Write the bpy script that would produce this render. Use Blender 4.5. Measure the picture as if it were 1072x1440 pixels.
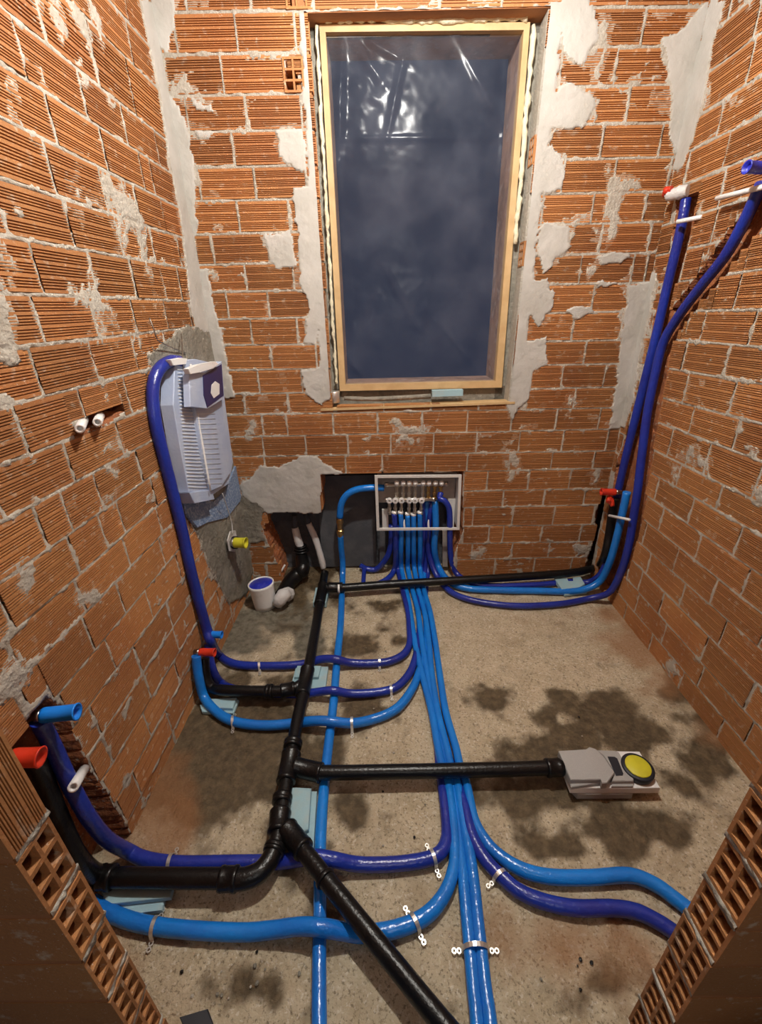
import bpy, math, random
import numpy as np
from mathutils import Vector, Matrix
random.seed(7); RNG = np.random.default_rng(7)
C = bpy.context.scene.collection
for o in list(bpy.data.objects): bpy.data.objects.remove(o)

# ------------------------------------------------------------ camera, world, lights
FPX, PITCH, YAW, ROLL, CAMH = 606.3, 0.43456, -0.0117, -0.02297, 1.6112
def cam_axes():
    F = np.array([math.sin(YAW)*math.cos(PITCH), math.cos(YAW)*math.cos(PITCH), -math.sin(PITCH)])
    r = np.array([math.cos(YAW), -math.sin(YAW), 0.]); u = np.cross(r, F)
    c, s = math.cos(ROLL), math.sin(ROLL)
    return F, c*r+s*u, -s*r+c*u
AF, AR, AU = cam_axes()
CO = np.array([0, 0, CAMH])
cd = bpy.data.cameras.new('camera'); cam = bpy.data.objects.new('camera', cd); C.objects.link(cam)
cd.sensor_fit = 'HORIZONTAL'; cd.sensor_width = 36; cd.lens = FPX*36/1072; cd.clip_start = .02
cam.matrix_world = Matrix([[AR[i], AU[i], -AF[i], CO[i]] for i in range(3)]+[[0, 0, 0, 1]])
bpy.context.scene.camera = cam
w = bpy.data.worlds.new('night'); bpy.context.scene.world = w; w.use_nodes = True
w.node_tree.nodes['Background'].inputs[0].default_value = (.014, .019, .036, 1)
w.node_tree.nodes['Background'].inputs[1].default_value = .6
def lamp(name, loc, power, col, radius):
    l = bpy.data.lights.new(name, 'POINT'); l.energy = power; l.color = col; l.shadow_soft_size = radius
    o = bpy.data.objects.new(name, l); C.objects.link(o); o.location = loc; return o
lamp('ceiling_bulb_light', (.14, 1.32, 2.82), 60, (1, .97, .91), .04)
lamp('hall_fill_light', (.2, -.72, 1.95), 7.5, (1, .95, .87), .06)  # added fill from behind the camera, no hall bulb is known
vs = bpy.context.scene.view_settings
vs.view_transform = 'Standard'; vs.look = 'None'; vs.gamma = 1; vs.use_curve_mapping = False
vs.exposure = 1.05

# ------------------------------------------------------------ geometry of the room
PL = {'L': (np.array([1, -.00782, .00265]), -.90089), 'R': (np.array([1, -.00013, .00818]), 1.3447),
      'B': (np.array([-.01225, 1, .0007]), 2.40341), 'F': (np.array([0, 0, 1.]), 0.)}
SGN = {'L': 1, 'R': -1, 'B': -1, 'F': 1}
def ray(x, y): return AF*FPX+AR*(x-536)-AU*(y-720)
def hit(pl, x, y, off=0.):          # off = distance into the room (height over the floor)
    n, c = PL[pl]; d = ray(x, y); t = (c+SGN[pl]*off-n@CO)/(n@d); return CO+t*d
def projv(X):
    D = X-CO; d = D@AF; d = np.maximum(d, .05)
    return 536+(D@AR)/d*FPX, 720-(D@AU)/d*FPX
FR = {}
for k, (O, e1) in {'L': ((-.90089, 0, 0), (.00782, 1, 0)), 'R': ((1.3447, 0, 0), (.00013, 1, 0)), 'B': ((0, 2.40341, 0), (1, .01225, 0))}.items():
    n = PL[k][0]/np.linalg.norm(PL[k][0])*SGN[k]; e1 = np.array(e1, float); e1 /= np.linalg.norm(e1)
    e2 = np.cross(n, e1); e2 = e2*np.sign(e2[2]); FR[k] = (np.array(O, float), e1, e2, n)
def st(pl, x, y):
    O, e1, e2, n = FR[pl]; X = hit(pl, x, y)-O; return X@e1, X@e2
def wp(pl, s, t, off=0.):
    O, e1, e2, n = FR[pl]; return O+e1*s+e2*t+n*off

def vnoise(S, T, scale, seed=0, octv=3):
    r = np.zeros_like(S); a = 1.; tot = 0
    for o in range(octv):
        g = np.random.default_rng(seed+o*17).random((256, 256)); x = S/scale*2**o+50.3; y = T/scale*2**o+41.7
        i = np.floor(x).astype(int); j = np.floor(y).astype(int); fx = x-i; fy = y-j
        fx = fx*fx*(3-2*fx); fy = fy*fy*(3-2*fy)
        q = lambda a_, b_: g[a_ % 256, b_ % 256]
        r += a*(q(i, j)*(1-fx)*(1-fy)+q(i+1, j)*fx*(1-fy)+q(i, j+1)*(1-fx)*fy+q(i+1, j+1)*fx*fy); tot += a; a *= .5
    return r/tot
def inpoly(S, T, P):
    r = np.zeros(S.shape, bool); n = len(P)
    for i in range(n):
        (x1, y1), (x2, y2) = P[i], P[(i+1) % n]
        if y1 == y2: continue
        c = ((y1 > T) != (y2 > T)) & (S < (x2-x1)*(T-y1)/(y2-y1)+x1); r ^= c
    return r

# ------------------------------------------------------------ materials
def mat(name, col, rough=.7, metal=0., spec=.5, noise=None, bump=None, rnd=0., extra=None):
    m = bpy.data.materials.new(name); m.use_nodes = True; nt = m.node_tree; b = nt.nodes['Principled BSDF']
    b.inputs['Roughness'].default_value = rough; b.inputs['Metallic'].default_value = metal
    b.inputs['Specular IOR Level'].default_value = spec
    b.inputs['Base Color'].default_value = (*col, 1)
    geo = nt.nodes.new('ShaderNodeNewGeometry'); out = None
    if noise:                        # list of (scale, colour, low, high)
        rgb = nt.nodes.new('ShaderNodeRGB'); rgb.outputs[0].default_value = (*col, 1); out = rgb.outputs[0]
        for (sc, c2, lo, hi, am) in noise:
            n = nt.nodes.new('ShaderNodeTexNoise'); n.inputs['Scale'].default_value = sc; n.inputs['Detail'].default_value = 6
            nt.links.new(geo.outputs['Position'], n.inputs['Vector'])
            mr = nt.nodes.new('ShaderNodeMapRange'); mr.inputs[1].default_value = lo; mr.inputs[2].default_value = hi; mr.inputs[4].default_value = am
            nt.links.new(n.outputs[0], mr.inputs[0])
            mx = nt.nodes.new('ShaderNodeMix'); mx.data_type = 'RGBA'; nt.links.new(mr.outputs[0], mx.inputs[0])
            nt.links.new(out, mx.inputs[6]); mx.inputs[7].default_value = (*c2, 1); out = mx.outputs[2]
    if rnd:
        oi = nt.nodes.new('ShaderNodeObjectInfo'); mr = nt.nodes.new('ShaderNodeMapRange'); mr.inputs[3].default_value = 1-rnd; mr.inputs[4].default_value = 1+rnd
        nt.links.new(oi.outputs['Random'], mr.inputs[0]); hs = nt.nodes.new('ShaderNodeHueSaturation')
        nt.links.new(mr.outputs[0], hs.inputs['Value'])
        if out: nt.links.new(out, hs.inputs['Color'])
        else: hs.inputs['Color'].default_value = (*col, 1)
        out = hs.outputs[0]
    if out: nt.links.new(out, b.inputs['Base Color'])
    if bump:
        n = nt.nodes.new('ShaderNodeTexNoise'); n.inputs['Scale'].default_value = bump[0]; n.inputs['Detail'].default_value = 5
        nt.links.new(geo.outputs['Position'], n.inputs['Vector']); bp = nt.nodes.new('ShaderNodeBump'); bp.inputs['Strength'].default_value = bump[1]; bp.inputs['Distance'].default_value = bump[2] if len(bump) > 2 else .01
        nt.links.new(n.outputs[0], bp.inputs['Height']); nt.links.new(bp.outputs[0], b.inputs['Normal'])
    return m
MT = (.44, .405, .345)
M = {}
M['brick'] = mat('hollow_clay_brick', (.42, .183, .060), .75, noise=[(3.2, (.32, .120, .038), .35, .7, .9), (38, (.60, .50, .38), .60, .72, .55), (240, (.66, .60, .50), .66, .72, .7), (14, (.29, .12, .045), .6, .75, .5)], bump=(160, .35, .004), rnd=.16)
M['clay'] = mat('broken_clay', (.36, .12, .04), .85, noise=[(30, (.22, .075, .03), .4, .6, .8), (60, (.5, .42, .33), .6, .7, .8)], bump=(70, .8, .01), rnd=.1)
M['clay_dim'] = mat('smooth_clay_face', (.42, .17, .06), .7, noise=[(5, (.33, .125, .045), .4, .7, .7), (40, (.45, .3, .18), .66, .75, .4)], bump=(80, .3, .004))
M['mortar'] = mat('light_mortar', MT, .9, noise=[(9, (.34, .30, .24), .4, .65, .7), (70, (.56, .53, .47), .5, .7, .5)], bump=(90, .8, .008))
M['smooth_mortar'] = mat('trowelled_mortar', (.49, .475, .44), .85, noise=[(7, (.39, .375, .335), .4, .65, .7)], bump=(45, .5, .006))
M['cement'] = mat('damp_cement', (.20, .185, .15), .75, noise=[(8, (.30, .28, .23), .4, .65, .8), (30, (.13, .12, .095), .5, .7, .6)], bump=(60, .8, .01))
M['recess'] = mat('grey_recess_board', (.075, .08, .09), .8, noise=[(9, (.12, .125, .135), .45, .6, .6)], bump=(120, .5, .004))
M['azure'] = mat('azure_foil_sleeve', (.010, .215, .72), .19, spec=.6, bump=(60, .4, .006), noise=[(5, (.012, .14, .56), .4, .65, .7)])
M['navy'] = mat('navy_foil_sleeve', (.014, .036, .33), .24, spec=.6, bump=(60, .45, .006), noise=[(6, (.016, .022, .21), .4, .65, .7)])
M['black'] = mat('black_drain_plastic', (.005, .005, .0055), .3, spec=.4, noise=[(22, (.022, .02, .016), .58, .75, .5)], bump=(110, .35, .004))
M['foam'] = mat('pale_blue_foam_board', (.32, .50, .56), .7, noise=[(25, (.40, .47, .46), .5, .7, .6), (8, (.25, .35, .36), .6, .75, .5)], bump=(200, .15, .003))
M['white'] = mat('white_plastic', (.80, .80, .79), .35, noise=[(20, (.55, .54, .5), .6, .75, .5)])
M['white_metal'] = mat('white_enamelled_steel', (.72, .71, .68), .35, noise=[(25, (.5, .47, .43), .62, .75, .5)])
M['panel'] = mat('galvanised_back_panel', (.48, .43, .38), .5, .2, noise=[(12, (.26, .22, .19), .4, .7, .6)])
M['brass'] = mat('brass', (.55, .36, .14), .3, 1.)
M['nickel'] = mat('nickel_plated_brass', (.62, .58, .52), .28, 1.)
M['zinc'] = mat('zinc_strap', (.75, .74, .70), .35, .8)
M['wood'] = mat('pale_softwood', (.58, .40, .20), .6, noise=[(14, (.48, .31, .14), .4, .65, .7)], bump=(60, .2, .003))
M['wood_old'] = mat('weathered_reddish_wood', (.36, .22, .15), .7, noise=[(10, (.20, .13, .10), .45, .6, .8), (22, (.45, .36, .30), .55, .7, .7)], bump=(50, .4, .005))
M['pu'] = mat('expanding_foam', (.72, .66, .48), .8, noise=[(30, (.55, .45, .25), .55, .7, .5)], bump=(90, .6, .008))
M['grey'] = mat('grey_drain_plastic', (.36, .355, .345), .45, noise=[(260, (.42, .41, .39), .5, .7, .6)], bump=(160, .2, .003))
M['yellow'] = mat('yellow_cap', (.62, .58, .03), .45, noise=[(20, (.5, .45, .03), .5, .7, .6)])
M['red'] = mat('red_plug_plastic', (.62, .035, .012), .4)
M['blue_plug'] = mat('sky_blue_plug_plastic', (.01, .23, .85), .35)
M['lid_blue'] = mat('deep_blue_lid_plastic', (.02, .03, .42), .4, noise=[(60, (.12, .15, .5), .6, .7, .6)])
M['rubber'] = mat('dark_rubber', (.01, .012, .02), .5)
M['net'] = mat('blue_white_netting', (.38, .47, .66), .6)
M['cistern'] = mat('pale_blue_cistern_plastic', (.40, .48, .66), .45, noise=[(9, (.50, .57, .70), .4, .65, .8)], bump=(90, .25, .004))
M['netfilm'] = mat('blue_glass_fibre_mesh', (.16, .24, .40), .6, noise=[(90, (.40, .48, .60), .5, .6, .8)], bump=(120, .6, .006))
M['tape'] = mat('white_wrapping_tape', (.62, .61, .60), .6, bump=(70, .6, .006))
M['label'] = mat('dark_blue_printed_label', (.02, .02, .10), .4)
M['ceiling'] = mat('raw_concrete_ceiling', (.30, .28, .25), .9, noise=[(6, (.22, .2, .18), .4, .65, .7)])
M['steel'] = mat('bare_steel_wire', (.3, .27, .24), .4, .9)
# plastic sheet
m = bpy.data.materials.new('clear_polythene_sheet'); m.use_nodes = True; nt = m.node_tree; b = nt.nodes['Principled BSDF']
b.inputs['Base Color'].default_value = (.36, .40, .50, 1); b.inputs['Roughness'].default_value = .19; b.inputs['Specular IOR Level'].default_value = .8
tr = nt.nodes.new('ShaderNodeBsdfTransparent'); mx = nt.nodes.new('ShaderNodeMixShader'); tr.inputs[0].default_value = (.92, .94, 1, 1)
g = nt.nodes.new('ShaderNodeNewGeometry'); n1 = nt.nodes.new('ShaderNodeTexNoise'); n1.inputs['Scale'].default_value = 7; n1.inputs['Detail'].default_value = 5
nt.links.new(g.outputs['Position'], n1.inputs['Vector']); mr = nt.nodes.new('ShaderNodeMapRange'); mr.inputs[1].default_value = .35; mr.inputs[2].default_value = .75; mr.inputs[3].default_value = .05; mr.inputs[4].default_value = .13
nt.links.new(n1.outputs[0], mr.inputs[0]); nt.links.new(mr.outputs[0], mx.inputs[0]); nt.links.new(tr.outputs[0], mx.inputs[1]); nt.links.new(b.outputs[0], mx.inputs[2])
nt.links.new(mx.outputs[0], nt.nodes['Material Output'].inputs[0]); M['film'] = m

# ------------------------------------------------------------ mesh helpers
class MB:
    def __init__(s): s.v = []; s.f = []; s.sm = []
    def add(s, vs_, fs, smooth=False):
        k = len(s.v); s.v += [tuple(map(float, v)) for v in vs_]; s.f += [tuple(i+k for i in f) for f in fs]; s.sm += [smooth]*len(fs); return s
    def box(s, o, a, b, c):          # corner o, edge vectors a, b, c
        o, a, b, c = map(np.array, (o, a, b, c)); v = [o, o+a, o+a+b, o+b, o+c, o+a+c, o+a+b+c, o+b+c]
        f = [(3, 2, 1, 0), (4, 5, 6, 7), (0, 1, 5, 4), (1, 2, 6, 5), (2, 3, 7, 6), (3, 0, 4, 7)]
        if np.dot(np.cross(a, b), c) < 0: f = [q[::-1] for q in f]
        return s.add(v, f)
    def cbox(s, c, x, y, z): return s.box((c[0]-x/2, c[1]-y/2, c[2]-z/2), (x, 0, 0), (0, y, 0), (0, 0, z))
    def prism(s, top, d):            # top polygon (3-D points), extruded by vector d, slightly chamfered
        top = [np.array(p, float) for p in top]; d = np.array(d, float); n = len(top); c = sum(top)/n
        ch = min(.003, np.linalg.norm(d)*.25)/max(np.linalg.norm(d), 1e-6)
        a = [c+(p-c)*(1-.0025/max(np.linalg.norm(p-c), .01)) for p in top]; b_ = [p+d*ch for p in top]; e = [p+d for p in top]
        f = [tuple(range(n)), tuple(range(3*n-1, 2*n-1, -1))]
        for r in (0, 1):
            for i in range(n): j = (i+1) % n; f.append((r*n+i, (r+1)*n+i, (r+1)*n+j, r*n+j))
        return s.add(a+b_+e, f)
    def lathe(s, o, axis, prof, n=24, smooth=True, closed=False):   # prof: (distance along axis, radius)
        o = np.array(o, float); ax = np.array(axis, float); ax /= np.linalg.norm(ax); u = np.cross(ax, [0, 0, 1.] if abs(ax[2]) < .9 else [1., 0, 0]); u /= np.linalg.norm(u); v = np.cross(ax, u)
        V = []; F_ = []
        for (h, r) in prof:
            for k in range(n): a = 2*math.pi*k/n; V.append(o+ax*h+(u*math.cos(a)+v*math.sin(a))*r)
        m_ = len(prof)
        for i in range(m_-1):
            for k in range(n): j = (k+1) % n; F_.append((i*n+k, i*n+j, (i+1)*n+j, (i+1)*n+k))
        if not closed: F_.append(tuple(range(n))[::-1]); F_.append(tuple((m_-1)*n+k for k in range(n)))
        return s.add(V, F_, smooth)
    def tube(s, pts, r, n=14, sub=6, cr=True, wob=0.):
        P = [np.array(p, float) for p in pts]; rr = r if hasattr(r, '__len__') else [r]*len(P)
        if cr and len(P) > 2:
            Q = [2*P[0]-P[1]]+P+[2*P[-1]-P[-2]]; out = []; ro = []
            for i in range(1, len(Q)-2):
                for k in range(sub):
                    t = k/sub; a, b_, c, d = Q[i-1:i+3]
                    out.append(.5*((2*b_)+(-a+c)*t+(2*a-5*b_+4*c-d)*t*t+(-a+3*b_-3*c+d)*t**3)); ro.append(rr[i-1]*(1-t)+rr[i]*t)
            out.append(P[-1]); ro.append(rr[-1])
        else: out, ro = P, list(rr)
        V = []; F_ = []; u = None
        for i, p in enumerate(out):
            t = out[min(i+1, len(out)-1)]-out[max(i-1, 0)]; t /= np.linalg.norm(t)
            if u is None: u = np.cross(t, [0, 0, 1.] if abs(t[2]) < .9 else [1., 0, 0])
            u = u-t*(u@t); u /= np.linalg.norm(u); v = np.cross(t, u); q = ro[i]*(1+wob*(random.random()-.5))
            for k in range(n): a = 2*math.pi*k/n; V.append(p+(u*math.cos(a)+v*math.sin(a))*q)
        for i in range(len(out)-1):
            for k in range(n): j = (k+1) % n; F_.append((i*n+k, i*n+j, (i+1)*n+j, (i+1)*n+k))
        F_.append(tuple(range(n))[::-1]); F_.append(tuple((len(out)-1)*n+k for k in range(n)))
        return s.add(V, F_, True)
    def mesh(s, name, m_=None):
        me = bpy.data.meshes.new(name); me.from_pydata(s.v, [], s.f)
        me.polygons.foreach_set('use_smooth', [bool(x) and len(p.vertices) == 4 for x, p in zip(s.sm, me.polygons)])
        if m_: me.materials.append(M[m_])
        return me
def cr_pts(pts, sub=6): return pts
def obj(name, mb, m_, parent=None):
    me = mb.mesh(name, m_) if isinstance(mb, MB) else mb
    o = bpy.data.objects.new(name, me); C.objects.link(o)
    if parent:
        o.parent = parent; o.matrix_parent_inverse = Matrix.Identity(4)
        if parent.location.length > 0: o.matrix_basis = Matrix.Translation(-Vector(parent.location)) @ o.matrix_basis
    return o
def tag(o, label, cat, group=None):
    o['label'] = label; o['category'] = cat
    if group: o['group'] = group
    return o
def thing(name, label, cat, loc=(0, 0, 0), group=None):
    o = bpy.data.objects.new(name, None); C.objects.link(o); o.location = Vector([float(x) for x in loc]); o.empty_display_size = .05
    return tag(o, label, cat, group)
def struct(o, label=None, cat=None):
    o['kind'] = 'structure'
    if label: o['label'] = label; o['category'] = cat
    return o
def grid_mesh(name, V, faces_mask, mats, mi):
    # V (h,w,3); faces_mask (h-1,w-1); mi material index per face
    h, w_ = V.shape[:2]; idx = np.arange(h*w_).reshape(h, w_)
    q = np.stack([idx[:-1, :-1], idx[:-1, 1:], idx[1:, 1:], idx[1:, :-1]], -1)[faces_mask]
    mi = mi[faces_mask]; n = len(q); me = bpy.data.meshes.new(name)
    me.vertices.add(h*w_); me.vertices.foreach_set('co', V.reshape(-1).astype(np.float32))
    me.loops.add(4*n); me.loops.foreach_set('vertex_index', q.reshape(-1).astype(np.int32))
    me.polygons.add(n); me.polygons.foreach_set('loop_start', np.arange(0, 4*n, 4, dtype=np.int32)); me.polygons.foreach_set('loop_total', np.full(n, 4, np.int32))
    me.polygons.foreach_set('material_index', mi.astype(np.int32)); me.polygons.foreach_set('use_smooth', np.ones(n, bool))
    for m_ in mats: me.materials.append(M[m_])
    me.update(calc_edges=True); me.validate(); return me

# ------------------------------------------------------------ brick meshes (unit square face, 0..1 x 0..1, front at z = 0)
def brick_mesh(seed):
    r = random.Random(seed); ys = [0.]; zs = [0.]; dp = .0065
    for base in (.075, .375, .675):
        for k in range(4):
            a = base+k*.064+r.uniform(-.004, .004); ys += [a, a+.006, a+.027, a+.033]; zs += [0, -dp, -dp, 0]
    ys.append(1.); zs.append(0.); V = []; F_ = []
    for x in (0., 1.):
        for y, z in zip(ys, zs): V.append((x, y, z))
        V.append((x, 1., -.05)); V.append((x, 0., -.05))
    n = len(ys)+2
    for i in range(n): j = (i+1) % n; F_.append((i, j, n+j, n+i))
    mb = MB(); mb.add(V, [f[::-1] for f in F_])
    return mb.mesh('brick', 'brick')
BR = [brick_mesh(i) for i in range(4)]
def hollow_mesh(w_, h, cols, rows, deep=.05, m_='brick', back=.06):
    # brick end with holes; w_ x h in the x-y plane, front at z = 0
    b = .09*w_; xs = [0]; cw = (w_-b*(cols+1))/cols
    for i in range(cols): xs += [b+i*(cw+b), b+i*(cw+b)+cw]
    xs.append(w_); by = .07*h; chh = (h-by*(rows+1))/rows; ys = [0]
    for i in range(rows): ys += [by+i*(chh+by), by+i*(chh+by)+chh]
    ys.append(h); mb = MB()
    for i in range(len(xs)-1):
        for j in range(len(ys)-1):
            x0, x1, y0, y1 = xs[i], xs[i+1], ys[j], ys[j+1]
            if i % 2 == 1 and j % 2 == 1:
                mb.add([(x0, y0, 0), (x1, y0, 0), (x1, y1, 0), (x0, y1, 0), (x0, y0, -deep), (x1, y0, -deep), (x1, y1, -deep), (x0, y1, -deep)],
                       [(0, 1, 5, 4), (1, 2, 6, 5), (2, 3, 7, 6), (3, 0, 4, 7), (4, 5, 6, 7)])
            else: mb.add([(x0, y0, 0), (x1, y0, 0), (x1, y1, 0), (x0, y1, 0)], [(0, 1, 2, 3)])
    mb.add([(0, 0, 0), (w_, 0, 0), (w_, h, 0), (0, h, 0), (0, 0, -back), (w_, 0, -back), (w_, h, -back), (0, h, -back)],
           [(0, 4, 5, 1), (1, 5, 6, 2), (2, 6, 7, 3), (3, 7, 4, 0), (7, 6, 5, 4)])
    return mb.mesh('hollow_brick', m_)

# ------------------------------------------------------------ brick walls
def build_wall(name, pl, s0, s1, t1, rows, polys, openings, step, seed, label, tshift=0):
    """rows: list of (linebelow, lineabove, joints) ; line = (a, b): t = a + b*s ; joints = sorted s list."""
    O, e1, e2, n = FR[pl]
    ns = int((s1-s0)/step)+1; nt_ = int((t1+.03)/step)+1
    S, T = np.meshgrid(np.linspace(s0, s1, ns), np.linspace(-.03, t1, nt_))
    wob = vnoise(S, T, .035, seed+5, 3)-.5; wob2 = vnoise(S, T, .035, seed+9, 3)-.5
    cut = [(k, P, off) for (k, P, off) in polys if off < -.02]
    def is_cut(s, t):
        a = np.array([s]), np.array([t])
        return any(inpoly(*a, P)[0] for (k, P, off) in cut) or any(inpoly(*a, P)[0] for P in openings)
    bricks = []
    for (lo, hi, js) in rows:
        for a, b in zip(js, js[1:]):
            g = .0045; a2, b2 = a+g*random.uniform(.7, 1.5), b-g*random.uniform(.7, 1.5)
            if b2-a2 < .02: continue
            nn = max(2, int((b2-a2)/.012)); ok = []
            for k in range(nn+1):
                s = a2+(b2-a2)*k/nn; tl, th = lo[0]+lo[1]*s, hi[0]+hi[1]*s
                c_ = tuple(is_cut(s, tl+(th-tl)*q) for q in (.17, .5, .83))
                ok.append({(0, 0, 0): (0, 1), (1, 0, 0): (.34, 1), (1, 1, 0): (.67, 1), (0, 1, 1): (0, .33), (0, 0, 1): (0, .66)}.get(tuple(map(int, c_))))
            runs = []; st_ = 0
            for k in range(1, nn+2):
                if k == nn+1 or ok[k] != ok[st_]:
                    if ok[st_]: runs.append((st_, min(k, nn), ok[st_]))
                    st_ = k
            for (i, j, fr) in runs:
                u0, u1 = a2+(b2-a2)*i/nn, a2+(b2-a2)*j/nn
                if u1-u0 < .022: continue
                sl = (lo[1]+hi[1])/2; sc = (u0+u1)/2; tb = lo[0]+lo[1]*sc+.0045+random.uniform(0, .002); tt = hi[0]+hi[1]*sc-.0045-random.uniform(0, .002)
                tb, tt = tb+(tt-tb)*fr[0], tb+(tt-tb)*fr[1]
                if tt-tb < .02: continue
                bricks.append((u0, u1, tb, tt, sl, sc))
    D = np.full(S.shape, -1.)
    for (u0, u1, tb, tt, sl, sc) in bricks:
        i0 = max(0, int((u0-s0)/step)-2); i1 = int((u1-s0)/step)+3; j0 = max(0, int((tb+.03)/step)-4); j1 = int((tt+.03)/step)+5
        s, t = S[j0:j1, i0:i1], T[j0:j1, i0:i1]
        d = np.minimum(np.minimum(s-u0, u1-s), np.minimum(t-(tb+sl*(s-sc)), (tt+sl*(s-sc))-t))
        D[j0:j1, i0:i1] = np.maximum(D[j0:j1, i0:i1], d)
    n1 = vnoise(S, T, .05, seed, 3); n2 = vnoise(S, T, .02, seed+2, 2); n3 = vnoise(S, T, .16, seed+3, 4); n4 = vnoise(S, T, .012, seed+4, 2)
    edge = -.001+.012*np.clip(n1-.54, 0, 1)*2+.006*np.clip(n2-.5, 0, 1)
    mort = -.0045+.006*n2+.006*(n1-.5)+.002*n4
    off = np.where(D < edge, mort, np.where(D < edge+.008, mort-(D-edge)/.008*.016, -.02))
    n5 = vnoise(S*.55, T, .045, seed+7, 4)
    off = np.where((D > 0) & ((n3 > .665) | (n5+.25*np.exp(-np.maximum(D, 0)/.012)-.1 > .665)), np.maximum(off, -.0042+.006*n4), off)
    off = np.where((n3 > .74) & (D > 0), .0005+.003*n2, off)
    kind = np.zeros(S.shape, int)
    for (k, P, o_) in polys:
        a = .022 if o_ < -.02 else .03
        ins = inpoly(S+wob*a, T+wob2*a, P)
        if o_ < -.02:
            off = np.where(ins, o_+.02*(n1-.5), off); kind = np.where(ins, k, kind)
        else:
            out_ = inpoly(S+(vnoise(S, T, .07, seed+31, 4)-.5)*.16, T+(vnoise(S, T, .03, seed+33, 4)-.5)*.05, P) & (off > -.03)
            off = np.where(out_, np.maximum(off, -.0035+.006*n4), off)
            m_ = ins & (off > -.03); off = np.where(m_, o_*.7+.007*(n3-.5)+.004*(n1-.5)+.002*n2, off); kind = np.where(m_, k, kind)
    V = O+S[..., None]*e1+T[..., None]*e2+off[..., None]*n
    V += (wob[..., None]*e1+wob2[..., None]*e2)*.004
    keep = np.ones(S.shape, bool)
    for P in openings: keep &= ~inpoly(S, T, P)
    fm = keep[:-1, :-1] & keep[1:, :-1] & keep[1:, 1:] & keep[:-1, 1:]
    mi = kind[:-1, :-1]; omn = np.minimum(np.minimum(off[:-1, :-1], off[1:, :-1]), np.minimum(off[1:, 1:], off[:-1, 1:])); omx = np.maximum(np.maximum(off[:-1, :-1], off[1:, :-1]), np.maximum(off[1:, 1:], off[:-1, 1:]))
    mi = np.where((omx-omn > .03), 2, mi)
    me = grid_mesh(name, V, fm, ['mortar', 'smooth_mortar', 'clay', 'cement', 'recess'], mi)
    # make normals face the room
    if np.dot(np.cross(e1, e2), n) < 0: me.flip_normals()
    wall = bpy.data.objects.new(name, me); C.objects.link(wall); struct(wall, label, 'wall')
    flip = np.dot(np.cross(e1, e2), n) < 0
    for (u0, u1, tb, tt, sl, sc) in bricks:
        th = math.atan(sl)+random.uniform(-.004, .004); a1 = e1*math.cos(th)+e2*math.sin(th); a2 = -e1*math.sin(th)+e2*math.cos(th)
        L, H = u1-u0, tt-tb; o3 = wp(pl, (u0+u1)/2, (tb+tt)/2, random.uniform(-.0015, .002))
        nn = n+e1*random.uniform(-.008, .008); nn /= np.linalg.norm(nn)
        if flip: o3 = o3+a1*L/2-a2*H/2; x = -a1*L
        else: o3 = o3-a1*L/2-a2*H/2; x = a1*L
        b = bpy.data.objects.new('brick', random.choice(BR)); C.objects.link(b)
        b.matrix_world = Matrix([[x[i], a2[i]*H, nn[i], o3[i]] for i in range(3)]+[[0, 0, 0, 1]]); b.parent = wall
    return wall

def fitline(pl, pts, a=None):
    q = np.array([st(pl, *p) for p in pts]); s, t = q[:, 0], q[:, 1]; ms, mt = s.mean(), t.mean()
    v = ((s-ms)**2).sum(); b = ((s-ms)*(t-mt)).sum()/(v+.04); b = max(-.035, min(.035, b)); return (mt-b*ms, b)
LL = [[(95,0),(124,27),(151,58),(182,80),(207,112)],[(0,10),(61,51),(104,95),(165,146),(233,194)],[(0,84),(66,129),(141,185),(207,221),(243,243)],[(0,165),(58,192),(151,241),(202,267),(253,292)],[(0,250),(85,277),(156,301),(204,318),(258,333)],[(0,327),(104,349),(170,366),(219,369),(258,375)],[(0,411),(63,414),(131,419),(185,419),(228,421)],[(0,491),(63,485),(139,475),(194,470),(233,464)],[(0,575),(58,558),(139,536),(194,524)],[(0,655),(41,639),(92,621),(136,601),(209,575)],[(0,731),(61,707),(128,667),(166,642),(217,619)],[(0,820),(70,773),(102,747),(147,715),(236,654)],[(10,897),(112,808),(173,757),(198,731)],[(0,990),(118,859),(182,798),(243,737)],[(131,916),(179,865),(236,788),(256,769)]]
LJ = [[(57,25),(131,78),(188,140)],[(29,73),(117,136),(175,176),(221,207)],[(73,170),(146,211),(199,240),(214,249)],[(69,231),(148,279),(230,304)],[(97,312),(166,328),(215,343),(250,341)],[(52,376),(132,388),(189,397),(230,398),(253,400)],[(53,449),(132,448),(190,450),(233,441)],[(52,524),(132,509),(190,498)],[(30,607),(117,573),(181,560)],[(3,720),(97,652),(168,617)],[(58,743),(96,728),(139,693),(196,656)],[(10,865),(104,782),(144,745),(171,729),(216,691)],[(22,926),(113,838),(178,777),(224,733)],[(125,895),(169,839),(228,775)],[(35,985),(156,921),(210,850)],[(193,925),(236,855)],[(133,1012)]]
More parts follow.
